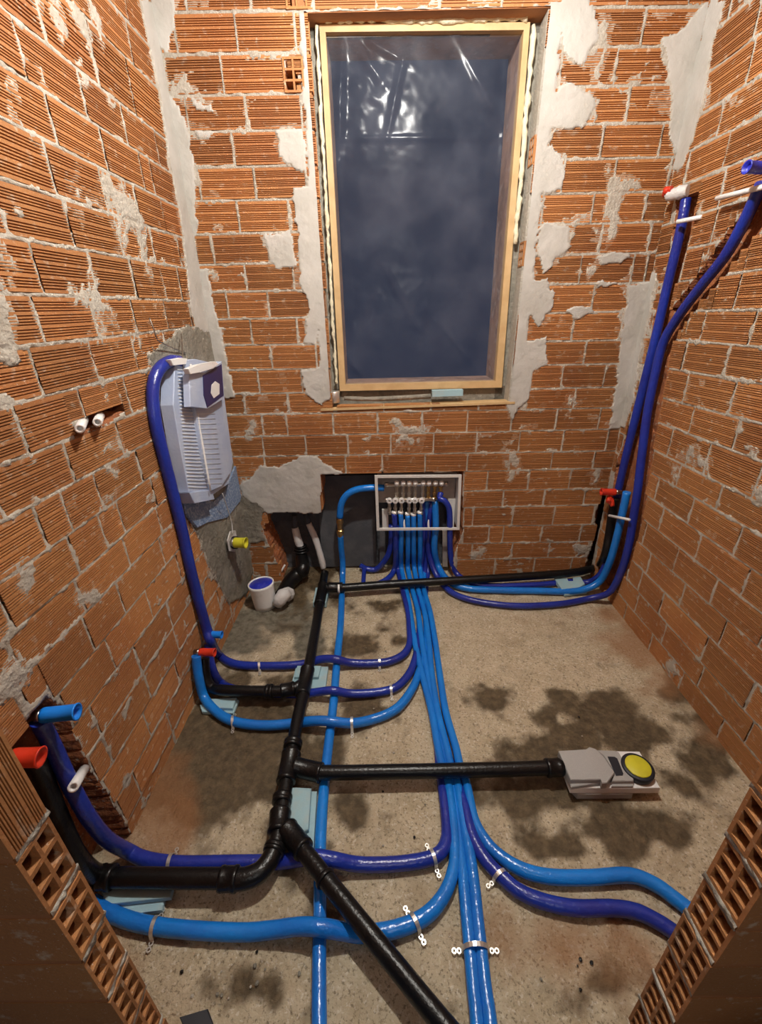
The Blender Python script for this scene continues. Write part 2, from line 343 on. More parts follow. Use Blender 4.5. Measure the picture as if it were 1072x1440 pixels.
RL = [[(977,167),(1014,144),(1043,125),(1072,102)],[(968,212),(1004,196),(1041,177),(1072,162)],[(964,260),(1002,244),(1041,227)],[(989,301),(1006,292)],[(968,351),(995,342)],[(972,395),(1014,386),(1072,378)],[(952,436),(1014,439),(1072,434)],[(939,476),(985,482),(1072,488)],[(929,517),(960,522),(1014,530),(1068,540)],[(924,559),(1024,581),(1072,598)],[(918,594),(970,607),(1026,629),(1072,653)],[(907,627),(961,653),(1017,681),(1072,711)],[(903,659),(950,683),(1004,715),(1072,756)],[(894,685),(966,737),(1026,780),(1072,808)],[(888,717),(927,748),(978,785),(1035,836)],[(881,748),(903,765),(948,806),(983,836)],[(875,774),(906,800),(934,833),(972,878),(1009,906),(1072,965)],[(877,809),(924,861),(953,894),(990,935),(1035,984),(1059,1015)],[(863,824),(913,887),(934,913),(981,965),(1042,1041),(1072,1071)]]
RJ = [[(1013,168)],[(966,235),(1022,210)],[(1016,262)],[(1008,306),(1064,308)],[(961,373),(1018,379)],[(1037,411)],[(988,461),(1058,463)],[(962,502),(1021,512)],[(966,542),(1030,561)],[(972,594),(1035,613)],[(942,625),(995,644),(1063,683)],[(955,668),(1012,698)],[(923,690),(971,722),(1036,766)],[(931,728),(982,771),(1047,824)],[(907,750),(949,793),(1002,840)],[(913,791),(960,836),(1015,895)],[(894,843),(929,853),(990,915)],[(935,890),(986,952),(1055,1028)],[(955,966)]]
def fill_joints(js, s0, s1, L=.25, seed=0):
    r = random.Random(seed); js = sorted(js)
    if not js: js = [s0+r.uniform(.02, L)]
    while js[0] > s0+.02: js.insert(0, js[0]-L-r.uniform(-.006, .006))
    while js[-1] < s1: js.append(js[-1]+L+r.uniform(-.006, .006))
    out = [js[0]]
    for j in js[1:]:
        gap = j-out[-1]; k = round(gap/L)
        if k > 1:
            b = out[-1]
            for q in range(1, k): out.append(b+gap*q/k)
        if j-out[-1] > .03: out.append(j)
    out = [min(max(x, s0), s1) for x in out]; return out
def side_rows(pl, lines, joints, s0, s1, t1, seed):
    ln = [fitline(pl, l) for l in lines]; h = .1228; r = random.Random(seed)
    sm = (s0+s1)/2
    for i in range(1, len(ln)):     # keep the courses apart
        for s in (s0, s1):
            pass
    top = [ln[0]]
    while top[0][0]+top[0][1]*sm < t1: top.insert(0, (top[0][0]+h, 0 if len(top) > 3 else top[0][1]*.8))
    nt_ = len(top)-1; allv = top[:-1]+ln; J = [None]*nt_+list(joints)
    while allv[-1][0]+allv[-1][1]*sm > .06:
        allv.append((allv[-1][0]-h, allv[-1][1]*.7))
    rows = []
    for i in range(len(allv)-1):
        hi, lo = allv[i], allv[i+1]; js = []
        if i < len(J) and J[i]: js = [st(pl, *q)[0] for q in J[i]]
        rows.append((lo, hi, fill_joints(js, s0, s1, .25, seed+i)))
    return rows
def pp(pl, P): return [st(pl, *q) for q in P]
# --- left wall
LS0, LS1 = .32, 2.40
lpol = [
 (1, pp('L', [(196,0),(212,0),(238,70),(246,150),(268,240),(292,370),(306,440),(318,520),(330,640),(322,640),(300,560),(285,500),(268,440),(262,380),(255,320),(238,230),(222,130)]), .006),
 (3, pp('L', [(206,500),(262,458),(300,470),(330,600),(345,740),(352,830),(322,850),(300,800),(270,740),(245,660),(232,560)]), .006),
 (3, pp('L', [(262,700),(345,680),(358,790),(345,835),(322,850),(290,790)]), .010),
 (2, pp('L', [(20,1040),(48,1000),(66,978),(95,1005),(108,1045),(128,1085),(150,1120),(180,1165),(200,1200),(160,1260),(80,1250),(30,1160),(0,1100)]), -.10),
 (2, pp('L', [(100,606),(128,586),(146,570),(176,560),(180,573),(160,589),(130,606),(104,616)]), -.07),
]
build_wall('wall_left', 'L', LS0, LS1, 2.93, side_rows('L', LL, LJ, LS0, LS1, 2.93, 11), lpol, [], .0065, 11, 'left wall of ribbed orange hollow bricks with ragged grey mortar joints')
# --- right wall
rpol = [
 (1, pp('R', [(1000,0),(1020,0),(1005,60),(995,120),(985,160),(975,200),(958,240),(945,240),(960,150),(985,60)]), .006),
 (1, pp('R', [(915,380),(925,385),(915,440),(905,480),(893,560),(880,600),(870,600),(885,520),(900,440)]), .005),
 (2, pp('R', [(952,272),(985,268),(975,318),(962,360),(950,405),(940,440),(968,405),(1000,360),(1030,318),(1050,290),(1085,250),(1085,300),(1050,350),(1012,396),(975,440),(948,480),(940,520),(930,570),(922,620),(912,680),(905,730),(895,770),(880,812),(850,835),(838,815),(846,780),(856,740),(862,690),(866,660),(888,590),(908,510),(922,440),(942,370),(950,310)]), -.06),
]
build_wall('wall_right', 'R', .40, 2.42, 2.93, side_rows('R', RL, RJ, .40, 2.42, 2.93, 23), rpol, [], .0065, 23, 'right wall of ribbed orange hollow bricks with a chased groove for pipes')
# --- back wall
BLft = [16,75,133,184,234,281,328,371,410,448,485,520,554,583,614,642,671,696,720,745,769,793]
BRgt = [(800,11),(850,66),(850,121),(850,174),(850,223),(850,271),(850,314),(850,357),(840,399),(840,439),(840,479),(840,512),(840,545),(840,574),(745,606),(745,636),(745,661),(745,689),(745,712),(745,739),(745,763),(745,785)]
blines = []
for yl, q in zip(BLft, BRgt):
    (sa, ta), (sb, tb) = st('B', 345, yl), st('B', *q); b = (tb-ta)/(sb-sa); blines.append((ta-b*sa, b))
blines.append((.0, 0.)); blines.insert(0, (blines[0][0]+.122, 0)); blines.insert(0, (blines[0][0]+.122, 0))
BJ = {0: [245,331,907], 1: [311,399,868], 2: [262,346,885], 3: [328,848,930], 4: [280,358,865], 5: [335,834,908], 6: [299,846,914], 7: [346,817,890,910], 8: [320,378,834], 9: [354,806], 10: [382,822], 11: [364,790,850], 12: [345,406,807], 13: [370,404,469,531,594,657,719,782,842], 14: [371,431,490,550,610,670,730,791], 15: [435,538,598,657,716,775,834], 16: [685,743,801], 17: [707,764,821], 18: [665,721,778], 19: [651,687,707,760], 20: [663,719,771], 21: [695,750,802]}
brows = []
for i in range(len(blines)-1):
    hi, lo = blines[i], blines[i+1]; js = []
    k = i-2
    if k in BJ:
        for x in BJ[k]:
            yl = BLft[k]; q = BRgt[k]; ym = yl+(q[1]-yl)*(x-345)/(q[0]-345)+20; js.append(st('B', x, ym)[0])
    brows.append((lo, hi, fill_joints(js, -.885, 1.345, .25, 60+i)))
WO = [st('B', *q) for q in [(432,22),(768,18),(716,568),(452,572)]]     # window opening
wx0, wx1, wz0, wz1 = -.285, .69, 1.135, 2.70
OPEN = [(wx0, wz0), (wx1, wz0), (wx1, wz1), (wx0, wz1)]
RECESS = [(378,722),(452,722),(453,668),(528,664),(650,664),(651,745),(640,775),(634,800),(645,835),(520,835),(440,838),(400,835),(394,800),(380,768),(370,745)]
bpol = [
 (1, [(790,-5),(826,-5),(838,20),(842,60),(828,70),(822,92),(812,96),(796,84),(788,62),(788,30)]),
 (1, [(785,125),(800,113),(820,128),(838,143),(828,165),(818,180),(776,181),(770,150)]),
 (1, [(768,215),(775,205),(790,218),(796,245),(788,268),(765,275),(760,240)]),
 (1, [(757,320),(770,312),(798,320),(800,350),(780,365),(772,380),(765,385),(755,360)]),
 (1, [(748,395),(770,392),(778,410),(778,430),(764,452),(758,462),(745,440)]),
 (1, [(840,362),(866,354),(890,360),(872,370),(845,370)]), (1, [(832,400),(850,393),(868,398),(850,405)]), (1, [(795,435),(830,430),(835,436),(810,450)]),
 (1, [(740,480),(768,474),(770,512),(750,522),(744,560),(728,575),(722,560),(735,520)]),
 (1, [(768,8),(790,4),(785,100),(768,230),(754,340),(742,470),(736,560),(722,592),(708,566),(724,440),(744,250),(760,60)]),
 (1, [(928,55),(958,44),(980,15),(1005,-5),(1002,40),(985,110),(965,200),(948,220),(940,190),(942,130),(935,80)]),
 (1, [(884,402),(918,396),(910,470),(885,600),(856,602),(868,540),(872,480)]),
 (1, [(198,-5),(246,-5),(243,60),(236,78),(222,66)]),
 (1, [(232,136),(252,146),(266,180),(272,240),(278,330),(262,340),(248,240)]),
 (1, [(262,382),(292,378),(300,420),(318,500),(330,560),(300,560),(275,460)]),
 (1, [(388,186),(424,180),(432,212),(430,242),(412,238),(392,218)]),
 (1, [(412,262),(436,262),(448,340),(450,430),(444,486),(426,480),(436,430),(422,400),(420,350)]),
 (1, [(370,330),(408,326),(418,374),(388,378)]),
 (1, [(422,522),(452,516),(456,572),(432,556)]),
 (1, [(419,20),(440,20),(446,120),(458,300),(466,560),(452,570),(446,450),(438,330),(432,200),(426,100)]),
 (1, [(338,684),(352,672),(364,655),(392,657),(402,652),(425,641),(446,641),(462,656),(486,666),(453,676),(452,722),(378,722),(352,712),(345,700)]),
 (3, [(330,690),(345,700),(372,716),(366,745),(372,760),(352,765),(354,812),(340,812),(325,700)]),
 (1, [(270,140),(300,150),(298,158),(276,156)]), (1, [(275,185),(300,186),(290,198),(278,196)]),
]
bp2 = [(k, pp('B', P), .006 if k == 1 else .004) for k, P in bpol]
bp2.append((4, pp('B', RECESS), -.19))
bp2.append((2, pp('B', [(846,690),(858,680),(880,650),(880,720),(880,830),(815,830),(812,806),(826,790),(836,760),(840,720)]), -.06))
HB = [st('B', *q) for q in ((401, 131), (403, 14))]
for (a_, b_) in HB: bp2.append((2, [(a_+.012, b_+.010), (a_+.073, b_+.010), (a_+.073, b_+.102), (a_+.012, b_+.102)], -.15))
build_wall('wall_back', 'B', -.888, 1.345, 2.93, brows, bp2, [OPEN], .0065, 37, 'back wall of ribbed orange hollow bricks around a sheeted window')

def place(me, name, parent, o3, x, y, z):
    b = bpy.data.objects.new(name, me); C.objects.link(b); b.matrix_world = Matrix([[x[i], y[i], z[i], o3[i]] for i in range(3)]+[[0, 0, 0, 1]]); b.parent = parent; return b
wall_back = bpy.data.objects['wall_back']
# hollow brick ends let into the face left of the window
he = hollow_mesh(.085, .112, 2, 3, .13, 'brick', .14)
for (x, y) in [(401, 131), (403, 14)]:
    s, t = st('B', x, y); O_, e1_, e2_, n_ = FR['B']; place(he, 'hollow_brick', wall_back, wp('B', s, t, .006), e1_, e2_, n_)

# ------------------------------------------------------------ floor
fx = np.linspace(-1.02, 1.48, 251*1+40); fy = np.linspace(-1.2, 2.70, 420)
X, Y = np.meshgrid(fx, fy)
Z = .010*(vnoise(X, Y, .35, 71, 2)-.5)+.006*(vnoise(X, Y, .05, 72, 3)-.5)-.005*np.clip(vnoise(X, Y, .022, 74, 2)-.72, 0, 1)*6
V = np.stack([X, Y, Z-.003], -1)
me = grid_mesh('floor', V, np.ones((V.shape[0]-1, V.shape[1]-1), bool), [], np.zeros((V.shape[0]-1, V.shape[1]-1), int))
px, py = projv(V.reshape(-1, 3)); px = px.reshape(X.shape); py = py.reshape(X.shape)
def blobs(L):
    a = np.zeros(X.shape)
    for (cx, cy, rx, ry, k) in L: a = np.maximum(a, k*np.exp(-((px-cx)/rx)**2-((py-cy)/ry)**2))
    return a
wet = blobs([(432,808,34,22,1.2),(420,845,14,40,.9),(300,1080,110,90,1.2),(350,1000,90,60,.95),(400,1180,50,60,.9),(215,1110,60,60,.9),(500,905,60,18,.7),(505,1000,50,35,.8),(490,1130,40,55,.8),(480,1200,40,45,.7),(690,985,50,25,.85),(740,1060,70,30,.8),(820,1000,100,38,.85),(880,1030,90,38,.9),(990,1080,70,60,.85),(760,1120,90,45,.9),(880,1160,130,40,.95),(800,1190,90,25,.7),(370,1390,60,40,.65),(470,1270,40,30,.75),(800,1410,60,40,.6),(1000,1040,60,60,.8),(520,850,50,14,.5),(430,1060,60,40,.8),(1050,1180,40,40,.6),(640,1410,20,30,.4),(290,1380,40,40,.6),(960,960,30,30,.7),(660,1090,30,12,.7)])
wet = np.clip((wet*1.15+(vnoise(X, Y, .10, 75, 6)-.5)*1.7-.33)*3.2, 0, 1)
dust = blobs([(230,1150,50,90,1.1),(180,1190,60,40,.9),(900,900,55,50,1.),(860,865,40,20,.9),(800,1330,170,80,.75),(1010,1000,40,60,.8),(740,1300,60,60,.5),(950,960,60,30,.8),(760,870,120,20,.4),(150,1350,60,60,.7)])
dust = np.clip((dust+(vnoise(X, Y, .10, 79, 4)-.5)*.8-.28)*2, 0, 1)
cem = blobs([(330,890,50,42,1.3),(390,850,52,45,1.3),(350,830,60,30,1.2),(430,900,30,40,1.)]); cem = np.clip((cem+(vnoise(X, Y, .1, 83, 4)-.5)*.8-.45)*4, 0, 1)
at = me.attributes.new('stain', 'FLOAT_COLOR', 'POINT'); at.data.foreach_set('color', np.stack([wet, dust, cem, np.ones_like(wet)], -1).reshape(-1).astype(np.float32))
m = bpy.data.materials.new('raw_concrete_floor'); m.use_nodes = True; nt = m.node_tree; bs = nt.nodes['Principled BSDF']
def N(t): return nt.nodes.new(t)
geo = N('ShaderNodeNewGeometry'); av = N('ShaderNodeAttribute'); av.attribute_name = 'stain'; sp = N('ShaderNodeSeparateColor'); nt.links.new(av.outputs['Color'], sp.inputs[0])
def mixc(fac, a, b):
    x = N('ShaderNodeMix'); x.data_type = 'RGBA'
    nt.links.new(fac, x.inputs[0])
    for v, i in ((a, 6), (b, 7)):
        if isinstance(v, tuple): x.inputs[i].default_value = (*v, 1)
        else: nt.links.new(v, x.inputs[i])
    return x.outputs[2]
def nz(sc, lo, hi, am=1.):
    n = N('ShaderNodeTexNoise'); n.inputs['Scale'].default_value = sc; n.inputs['Detail'].default_value = 7; n.inputs['Roughness'].default_value = .62; nt.links.new(geo.outputs['Position'], n.inputs['Vector'])
    r = N('ShaderNodeMapRange'); r.inputs[1].default_value = lo; r.inputs[2].default_value = hi; r.inputs[4].default_value = am; nt.links.new(n.outputs[0], r.inputs[0]); return r.outputs[0]
c = mixc(nz(12, .4, .65), (.56, .475, .335), (.45, .365, .24)); c = mixc(nz(90, .55, .7, .6), c, (.66, .60, .48)); c = mixc(nz(60, .60, .68, .75), c, (.14, .095, .05)); c = mixc(nz(115, .55, .63, .75), c, (.17, .13, .08)); c = mixc(nz(75, .57, .64, .7), c, (.72, .67, .56)); c = mixc(nz(4, .5, .7, .5), c, (.30, .22, .13))
cc2 = mixc(nz(26, .42, .62), (.20, .18, .135), (.11, .095, .065)); c = mixc(sp.outputs[2], c, cc2)
wc = mixc(nz(30, .4, .65), (.075, .052, .025), (.15, .105, .055)); c = mixc(sp.outputs[0], c, wc)
du = N('ShaderNodeMath'); du.operation = 'MULTIPLY'; du.inputs[1].default_value = .7; nt.links.new(sp.outputs[1], du.inputs[0]); c = mixc(du.outputs[0], c, (.30, .135, .05))
nt.links.new(c, bs.inputs['Base Color'])
rr = N('ShaderNodeMapRange'); rr.inputs[3].default_value = .85; rr.inputs[4].default_value = .5; nt.links.new(sp.outputs[0], rr.inputs[0]); nt.links.new(rr.outputs[0], bs.inputs['Roughness'])
bpn = N('ShaderNodeBump'); bpn.inputs['Strength'].default_value = 1.; bpn.inputs['Distance'].default_value = .006; nt.links.new(nz(70, .2, .8), bpn.inputs['Height']); nt.links.new(bpn.outputs[0], bs.inputs['Normal'])
me.materials.append(m)
fl = bpy.data.objects.new('floor', me); C.objects.link(fl); struct(fl, 'rough beige concrete floor with dark damp patches', 'floor')
mb = MB().box((-1.1, -1.3, 2.90), (2.65, 0, 0), (0, 4.1, 0), (0, 0, .12)); struct(obj('ceiling', mb, 'ceiling'), 'bare concrete ceiling over the small room', 'ceiling')

# ------------------------------------------------------------ front wall with the doorway the camera looks through
LX, LYf, LYn = -.430, .330, .277
RX, RYf, RYn = .548, .420, .345
H_ = 2.9
fw = MB()
fw.box((-1.05, LYn, -.02), (LX-.202+1.05, 0, 0), (0, LYf-LYn-.004, 0), (0, 0, H_)); fw.box((RX+.202, RYn, -.02), (1.5-RX-.202, 0, 0), (0, RYf-RYn-.004, 0), (0, 0, H_))
fw.box((LX-.062, LYn, 2.3), (RX-LX+.124, 0, 0), (0, .09, 0), (0, 0, .6))
front = struct(obj('wall_front', fw, 'clay_dim'), 'thin hollow brick wall either side of the doorway', 'wall')
hl = hollow_mesh(LYf-LYn, .111, 2, 3, .19, 'brick', .20); hr = hollow_mesh(RYf-RYn, .111, 2, 3, .19, 'brick', .20)
mj = MB()
lz = 1.051; zs_ = []
z = lz
while z > .05: zs_.append(z-.117); z -= .1235
for z in zs_: place(hl, 'hollow_brick', front, (LX+random.uniform(-.002, .002), LYf, z), (0, -1, 0), (0, 0, 1), (1, 0, 0)) if False else None
def jamb(meh, X_, sgn, yf, yn, zs):
    for z in zs:
        dx = random.uniform(-.003, .003)
        if sgn > 0: place(meh, 'hollow_brick', front, (X_+dx, yn, z), (0, 1, 0), (0, 0, 1), (1, 0, 0))
        else: place(meh, 'hollow_brick', front, (X_+dx, yf, z), (0, -1, 0), (0, 0, 1), (-1, 0, 0))
sk = MB(); sk.box((LX-.21, LYn+.0012, 0), (.207, 0, 0), (0, .003, 0), (0, 0, 2.3)); sk.box((RX+.003, RYn+.0012, 0), (.207, 0, 0), (0, .003, 0), (0, 0, 2.3)); obj('joint_filling', sk, 'clay_dim', front)
jamb(hl, LX, 1, LYf, LYn, zs_)
rz = []; z = 1.611-.420*1.591-.111
top = z
while top+.1235 < 2.25: top += .1235
z = top
while z > 0: rz.append(z); z -= .1235
jamb(hr, RX, -1, RYf, RYn, rz)
# mortar beds between jamb bricks
def bed(name, X_, y0, y1, z, sgn):
    mb = MB(); n = 7; V = []
    for i in range(n+1):
        y = y0+(y1-y0)*i/n
        for (dx, dz) in ((0, -.001), (sgn*random.uniform(.0, .004), .001+random.uniform(-.004, .002)), (sgn*random.uniform(.0, .005), .010+random.uniform(-.003, .005)), (0, .013)): V.append((X_-sgn*.003+dx, y, z+dz+random.uniform(-.002, .002)))
    F_ = []
    for i in range(n):
        for k in range(3): F_.append((i*4+k, i*4+k+1, i*4+5+k, i*4+4+k))
    mb.add(V, F_ if sgn < 0 else [f[::-1] for f in F_], True); obj(name, mb, 'mortar', front)
for z in zs_: bed('mortar_bed', LX, LYn+.002, LYf+.003, z+.111, 1)
for z in rz: bed('mortar_bed', RX, RYn+.002, RYf+.003, z+.111, -1)
# ribbed brick standing on end above the hollow ones (left), ribs upright
for k in range(5):
    z = lz+.005+k*.255
    place(BR[k % 4], 'brick', front, (LX+.001, LYf, z), (0, 0, .245), (0, -(LYf-LYn)*1.0, 0), (1, 0, 0)) if False else None
    b = bpy.data.objects.new('brick', BR[k % 4]); C.objects.link(b)
    x, y, zz = np.array((0, 0, .245)), np.array((0, LYf-LYn, 0)), np.array((-1., 0, 0))
    # face normal must be +x : x cross y = (0,0,1)x(0,1,0) = (-1,0,0) -> swap direction of y
    y = -y; zz = np.array((1., 0, 0)); b.matrix_world = Matrix([[x[i], y[i], zz[i], (LX+.001, LYf, z)[i]] for i in range(3)]+[[0, 0, 0, 1]]); b.parent = front

# ------------------------------------------------------------ window
O_, e1, e2, nB = FR['B']
win = MB(); D0 = .34                                    # wall thickness
def wbox(mb, s0, s1, t0, t1, d0, d1):                  # box in back-wall coordinates, d = depth behind the wall face
    return mb.box(wp('B', s0, t0, -d0), e1*(s1-s0), e2*(t1-t0), -nB*(d1-d0))
rev = MB()
wbox(rev, wx0-.05, wx0, wz0-.05, wz1+.05, .012, D0); wbox(rev, wx1, wx1+.05, wz0-.05, wz1+.05, .012, D0)
wbox(rev, wx0-.05, wx1+.05, wz0-.05, wz0, .012, D0)
r0 = obj('window_reveal', rev, 'mortar', wall_back)
sf = MB(); wbox(sf, wx0-.05, wx1+.05, wz1, wz1+.25, .004, D0); obj('window_lintel', sf, 'clay_dim', wall_back)
shield = MB()
for (a, b_, c_, d_) in ((-1.1, wx0-.04, 0, 2.93), (wx1+.04, 1.5, 0, 2.93), (-1.1, 1.5, 0, wz0-.04), (-1.1, 1.5, wz1+.04, 2.93)): wbox(shield, a, b_, c_, d_, .225, .30)
obj('wall_light_shield', shield, 'clay', wall_back)  # unseen plates added behind the wall to block leaking sky light
for nm, x in (('wall_left', -1.13), ('wall_right', 1.45)): obj('wall_light_shield', MB().box((x, .2, -.05), (.05, 0, 0), (0, 2.6, 0), (0, 0, 3)), 'clay', bpy.data.objects[nm])  # added light-blocking plates outside the side walls, unseen
# hollow brick ends showing in the reveals
hv = hollow_mesh(.065, .105, 2, 3, .04)
for (t, d) in ((2.52, .07), (2.38, .072), (1.96, .075), (1.42, .072), (1.86, .075)):
    o3 = wp('B', wx0+.003, t, -d); place(hv, 'hollow_brick', wall_back, o3, -nB*-1, e2, e1) if False else None
    place(hv, 'hollow_brick', wall_back, wp('B', wx0+.003, t, -d+.065), -nB, e2, np.cross(-nB, e2))
for (t, d) in ((1.80, .075), (2.2, .075)):
    place(hv, 'hollow_brick', wall_back, wp('B', wx1-.003, t, -d), nB, e2, np.cross(nB, e2))
wdw = struct(bpy.data.objects.new('window_1', None), 'window opening closed with clear plastic sheet on a pale timber frame', 'window'); C.objects.link(wdw)
FD = .075
fo = [hit('B', x, y, -FD) for (x, y) in [(449,34),(746,31),(706,545),(478,550)]]
fi = [hit('B', x, y, -FD) for (x, y) in [(458,45),(737,42),(697,536),(486,541)]]
for k in range(4):
    a, b_, c_, d_ = fo[k], fo[(k+1) % 4], fi[(k+1) % 4], fi[k]
    mb = MB(); back = -nB*.05; mb.add([a, b_, c_, d_, a+back, b_+back, c_+back, d_+back], [(0, 1, 2, 3), (4, 7, 6, 5), (0, 4, 5, 1), (1, 5, 6, 2), (2, 6, 7, 3), (3, 7, 4, 0)][::1])
    o = obj('frame_rail' if k % 2 == 0 else 'frame_stile', mb, 'wood', wdw)
gp = MB(); xa = [(p-O_)@e1 for p in fo]; za = [(p-O_)@e2 for p in fo]
wbox(gp, wx0-.02, max(xa[0], xa[3])+.004, wz0-.02, wz1+.02, FD+.028, FD+.048); wbox(gp, min(xa[1], xa[2])-.004, wx1+.02, wz0-.02, wz1+.02, FD+.028, FD+.048)
wbox(gp, wx0, wx1, max(za[0], za[1])-.03, wz1+.02, FD+.028, FD+.048); wbox(gp, wx0, wx1, wz0-.02, max(za[2], za[3])+.004, FD+.028, FD+.048)
obj('gap_filling', gp, 'cement', wdw)
# deeper weathered box behind the sheet
fdp = -nB*.18; cc = sum(fi)/4
for k in range(4):
    a, b_ = fi[k]-nB*.051, fi[(k+1) % 4]-nB*.051; out = lambda p: (p-cc)/np.linalg.norm(p-cc)*.03
    mb = MB(); mb.add([a, b_, b_+fdp, a+fdp, a+out(a), b_+out(b_), b_+fdp+out(b_), a+fdp+out(a)], [(3, 2, 1, 0), (4, 5, 6, 7), (0, 1, 5, 4), (3, 7, 6, 2)])
    obj('frame_lining', mb, 'wood_old', wdw)
# plastic sheet with folds
nu, nv = 90, 150; U, W = np.meshgrid(np.linspace(0, 1, nu), np.linspace(0, 1, nv)); tl, trr, brr, bl = [p-nB*.03 for p in fi]
P0 = (tl[None, None]*((1-U)*(1-W))[..., None]+trr[None, None]*(U*(1-W))[..., None]+brr[None, None]*(U*W)[..., None]+bl[None, None]*((1-U)*W)[..., None])
hgt = .010*np.sin(U*3.1)*np.sin(W*3.1)+.006*(vnoise(U, W*1.8, .12, 91, 4)-.5)
def fold(u0, v0, u1, v1, amp, wd):
    dx, dy = u1-u0, (v1-v0)*1.9; L2 = dx*dx+dy*dy; t = np.clip(((U-u0)*dx+(W-v0)*1.9*dy)/L2, 0, 1); d = np.hypot(U-u0-t*dx, (W-v0)*1.9-t*dy); return amp*np.exp(-(d/wd)**2)*np.sin(np.pi*np.clip(t, .12, .9))
for f_ in [(.42,.0,.30,.24,.007,.014),(.0,.24,1.,.245,.004,.01),(.22,.55,.47,.80,.005,.012),(.47,.80,.5,1.,.004,.012),(.56,.62,.50,.85,.005,.010),(.60,.78,.92,.98,.005,.014),(.08,.0,.03,.3,.010,.02),(.12,.0,.3,.12,.008,.02),(.16,.0,.45,.07,.006,.015),(.05,1.,.22,.7,.006,.03),(.02,.9,.14,.99,.008,.02),(.66,.0,.97,.25,.006,.02),(.93,.05,.97,.9,.006,.012),(.02,.3,.06,.95,.006,.015)]: hgt += 1.7*fold(*f_)
tlm = np.exp(-((U-.15)/.22)**2-((W-.12)/.14)**2); hgt += .012*tlm*(vnoise(U*1.5, W*3, .08, 97, 3)-.5)
Vp = P0+hgt[..., None]*nB
me = grid_mesh('plastic_sheet', Vp, np.ones((nv-1, nu-1), bool), ['film'], np.zeros((nv-1, nu-1), int)); obj('plastic_sheet', me, None, wdw)
# expanding foam bead round the frame
def bead(name, pts, r, m_, parent):
    mb = MB(); L = []
    for a, b_ in zip(pts, pts[1:]):
        n_ = max(2, int(np.linalg.norm(b_-a)/.018))
        for k in range(n_): L.append(a+(b_-a)*k/n_+np.array([random.uniform(-.003, .003), random.uniform(-.003, .003), random.uniform(-.003, .003)]))
    mb.tube(L, [r*random.uniform(.6, 1.35) for _ in L], 8, 1); obj(name, mb, m_, parent)
q = lambda x, y, d=FD-.002: hit('B', x, y, -d)
bead('foam_bead', [q(446,27), q(560,28), q(600,29), q(750,24)], .012, 'pu', wdw)
bead('foam_bead', [q(445,36), q(450,130), q(458,270), q(466,420), q(474,545)], .008, 'pu', wdw)
bead('foam_bead', [q(751,36), q(745,110), q(739,170), q(734,240), q(724,350)], .011, 'pu', wdw)
# sill strip, tin cap, foam offcut
mb = MB(); a = hit('B', 452, 576, 0); b_ = hit('B', 724, 566, 0)
mb.box(a-nB*.075+np.array([0, 0, -.006]), b_-a, e2*.012, nB*.083); struct(obj('trim_1', mb, 'wood'), 'pale timber sill strip under the sheeted window', 'sill')
mb = MB(); a = hit('B', 470, 548, -.035)
mb.lathe(hit('B', 471, 566, -.04), e2, [(0, .027), (.002, .030), (.058, .031), (.062, .028), (.062, .022)], 20); tag(obj('tin_cap', mb, 'zinc'), 'small rusty grey tin cap on the left end of the window sill', 'cap')
mb = MB(); a = hit('B', 608, 558, -.02); b_ = hit('B', 700, 555, -.02); mb.box(a, (b_-a)*.47, e2*.032, -nB*.04); tag(obj('foam_offcut', mb, 'foam'), 'pale blue foam strip lying on the right half of the window sill', 'foam')
mb = MB(); mb.tube([hit('B', 484, 560, -.05), hit('B', 530, 561, -.05), hit('B', 606, 557, -.05)], .012, 8, 4, wob=.3); tag(obj('backer_rod', mb, 'cement'), 'grey backer rod lying in the gap under the window frame', 'rod')

# ------------------------------------------------------------ point helper for things
def P3(spec):
    pl, x, y, d = spec; return hit(pl, x, y, d)
def F_(x, y, z): return hit('F', x, y, z)
def path(L): return [P3(s) for s in L]
def hose(name, L, r, m_, label, group=None, cat='pipe'):
    pts = path(L); mb = MB(); mb.tube(pts, r, 16, 7, wob=.015); o = obj(name, mb, m_); tag(o, label, cat, group); return o
Z1, ZC = .021, .060
B_ = lambda x, y, d: ('B', x, y, d)
Ff = lambda x, y, z=Z1: ('F', x, y, z)
# supply from cabinet with brass coupling
sup = thing('supply_pipe', 'bright blue supply pipe running straight down the floor left of the bundle, with brass coupling', 'pipe', F_(460, 1085, 0))
pts = path([B_(540,686,-.05),B_(520,686,-.04),B_(500,689,-.04),B_(487,697,-.04),B_(480,710,-.04),B_(478,728,-.04)])
mb = MB().tube(pts, .021, 16, 7); obj('upper_sleeve', mb, 'azure', sup)
pts = path([B_(479,752,-.04),B_(480,772,-.05),B_(482,790,-.055),Ff(482,812,.03),Ff(481,835,.022),Ff(479,880,.02),Ff(474,930,.02),Ff(470,980,.02),Ff(463,1040,.02),Ff(458,1085,.02),Ff(454,1130,.02),Ff(451,1180,.02),Ff(450,1230,.02),Ff(450,1290,.02),Ff(449,1350,.02),Ff(449,1440,.02),Ff(449,1600,.02)])
mb = MB().tube(pts, .0195, 16, 7, wob=.015); obj('floor_sleeve', mb, 'azure', sup)
a, b_ = P3(B_(478,726,-.04)), P3(B_(479,754,-.04)); mb = MB(); L = np.linalg.norm(b_-a); mb.lathe(a, b_-a, [(0, .012), (0, .019), (.012, .020), (.02, .0235), (.045, .0235), (.05, .018), (L-.05, .018), (L-.045, .024), (L-.02, .024), (L-.01, .02), (L, .019), (L, .012)], 12, False); obj('brass_coupling', mb, 'brass', sup)

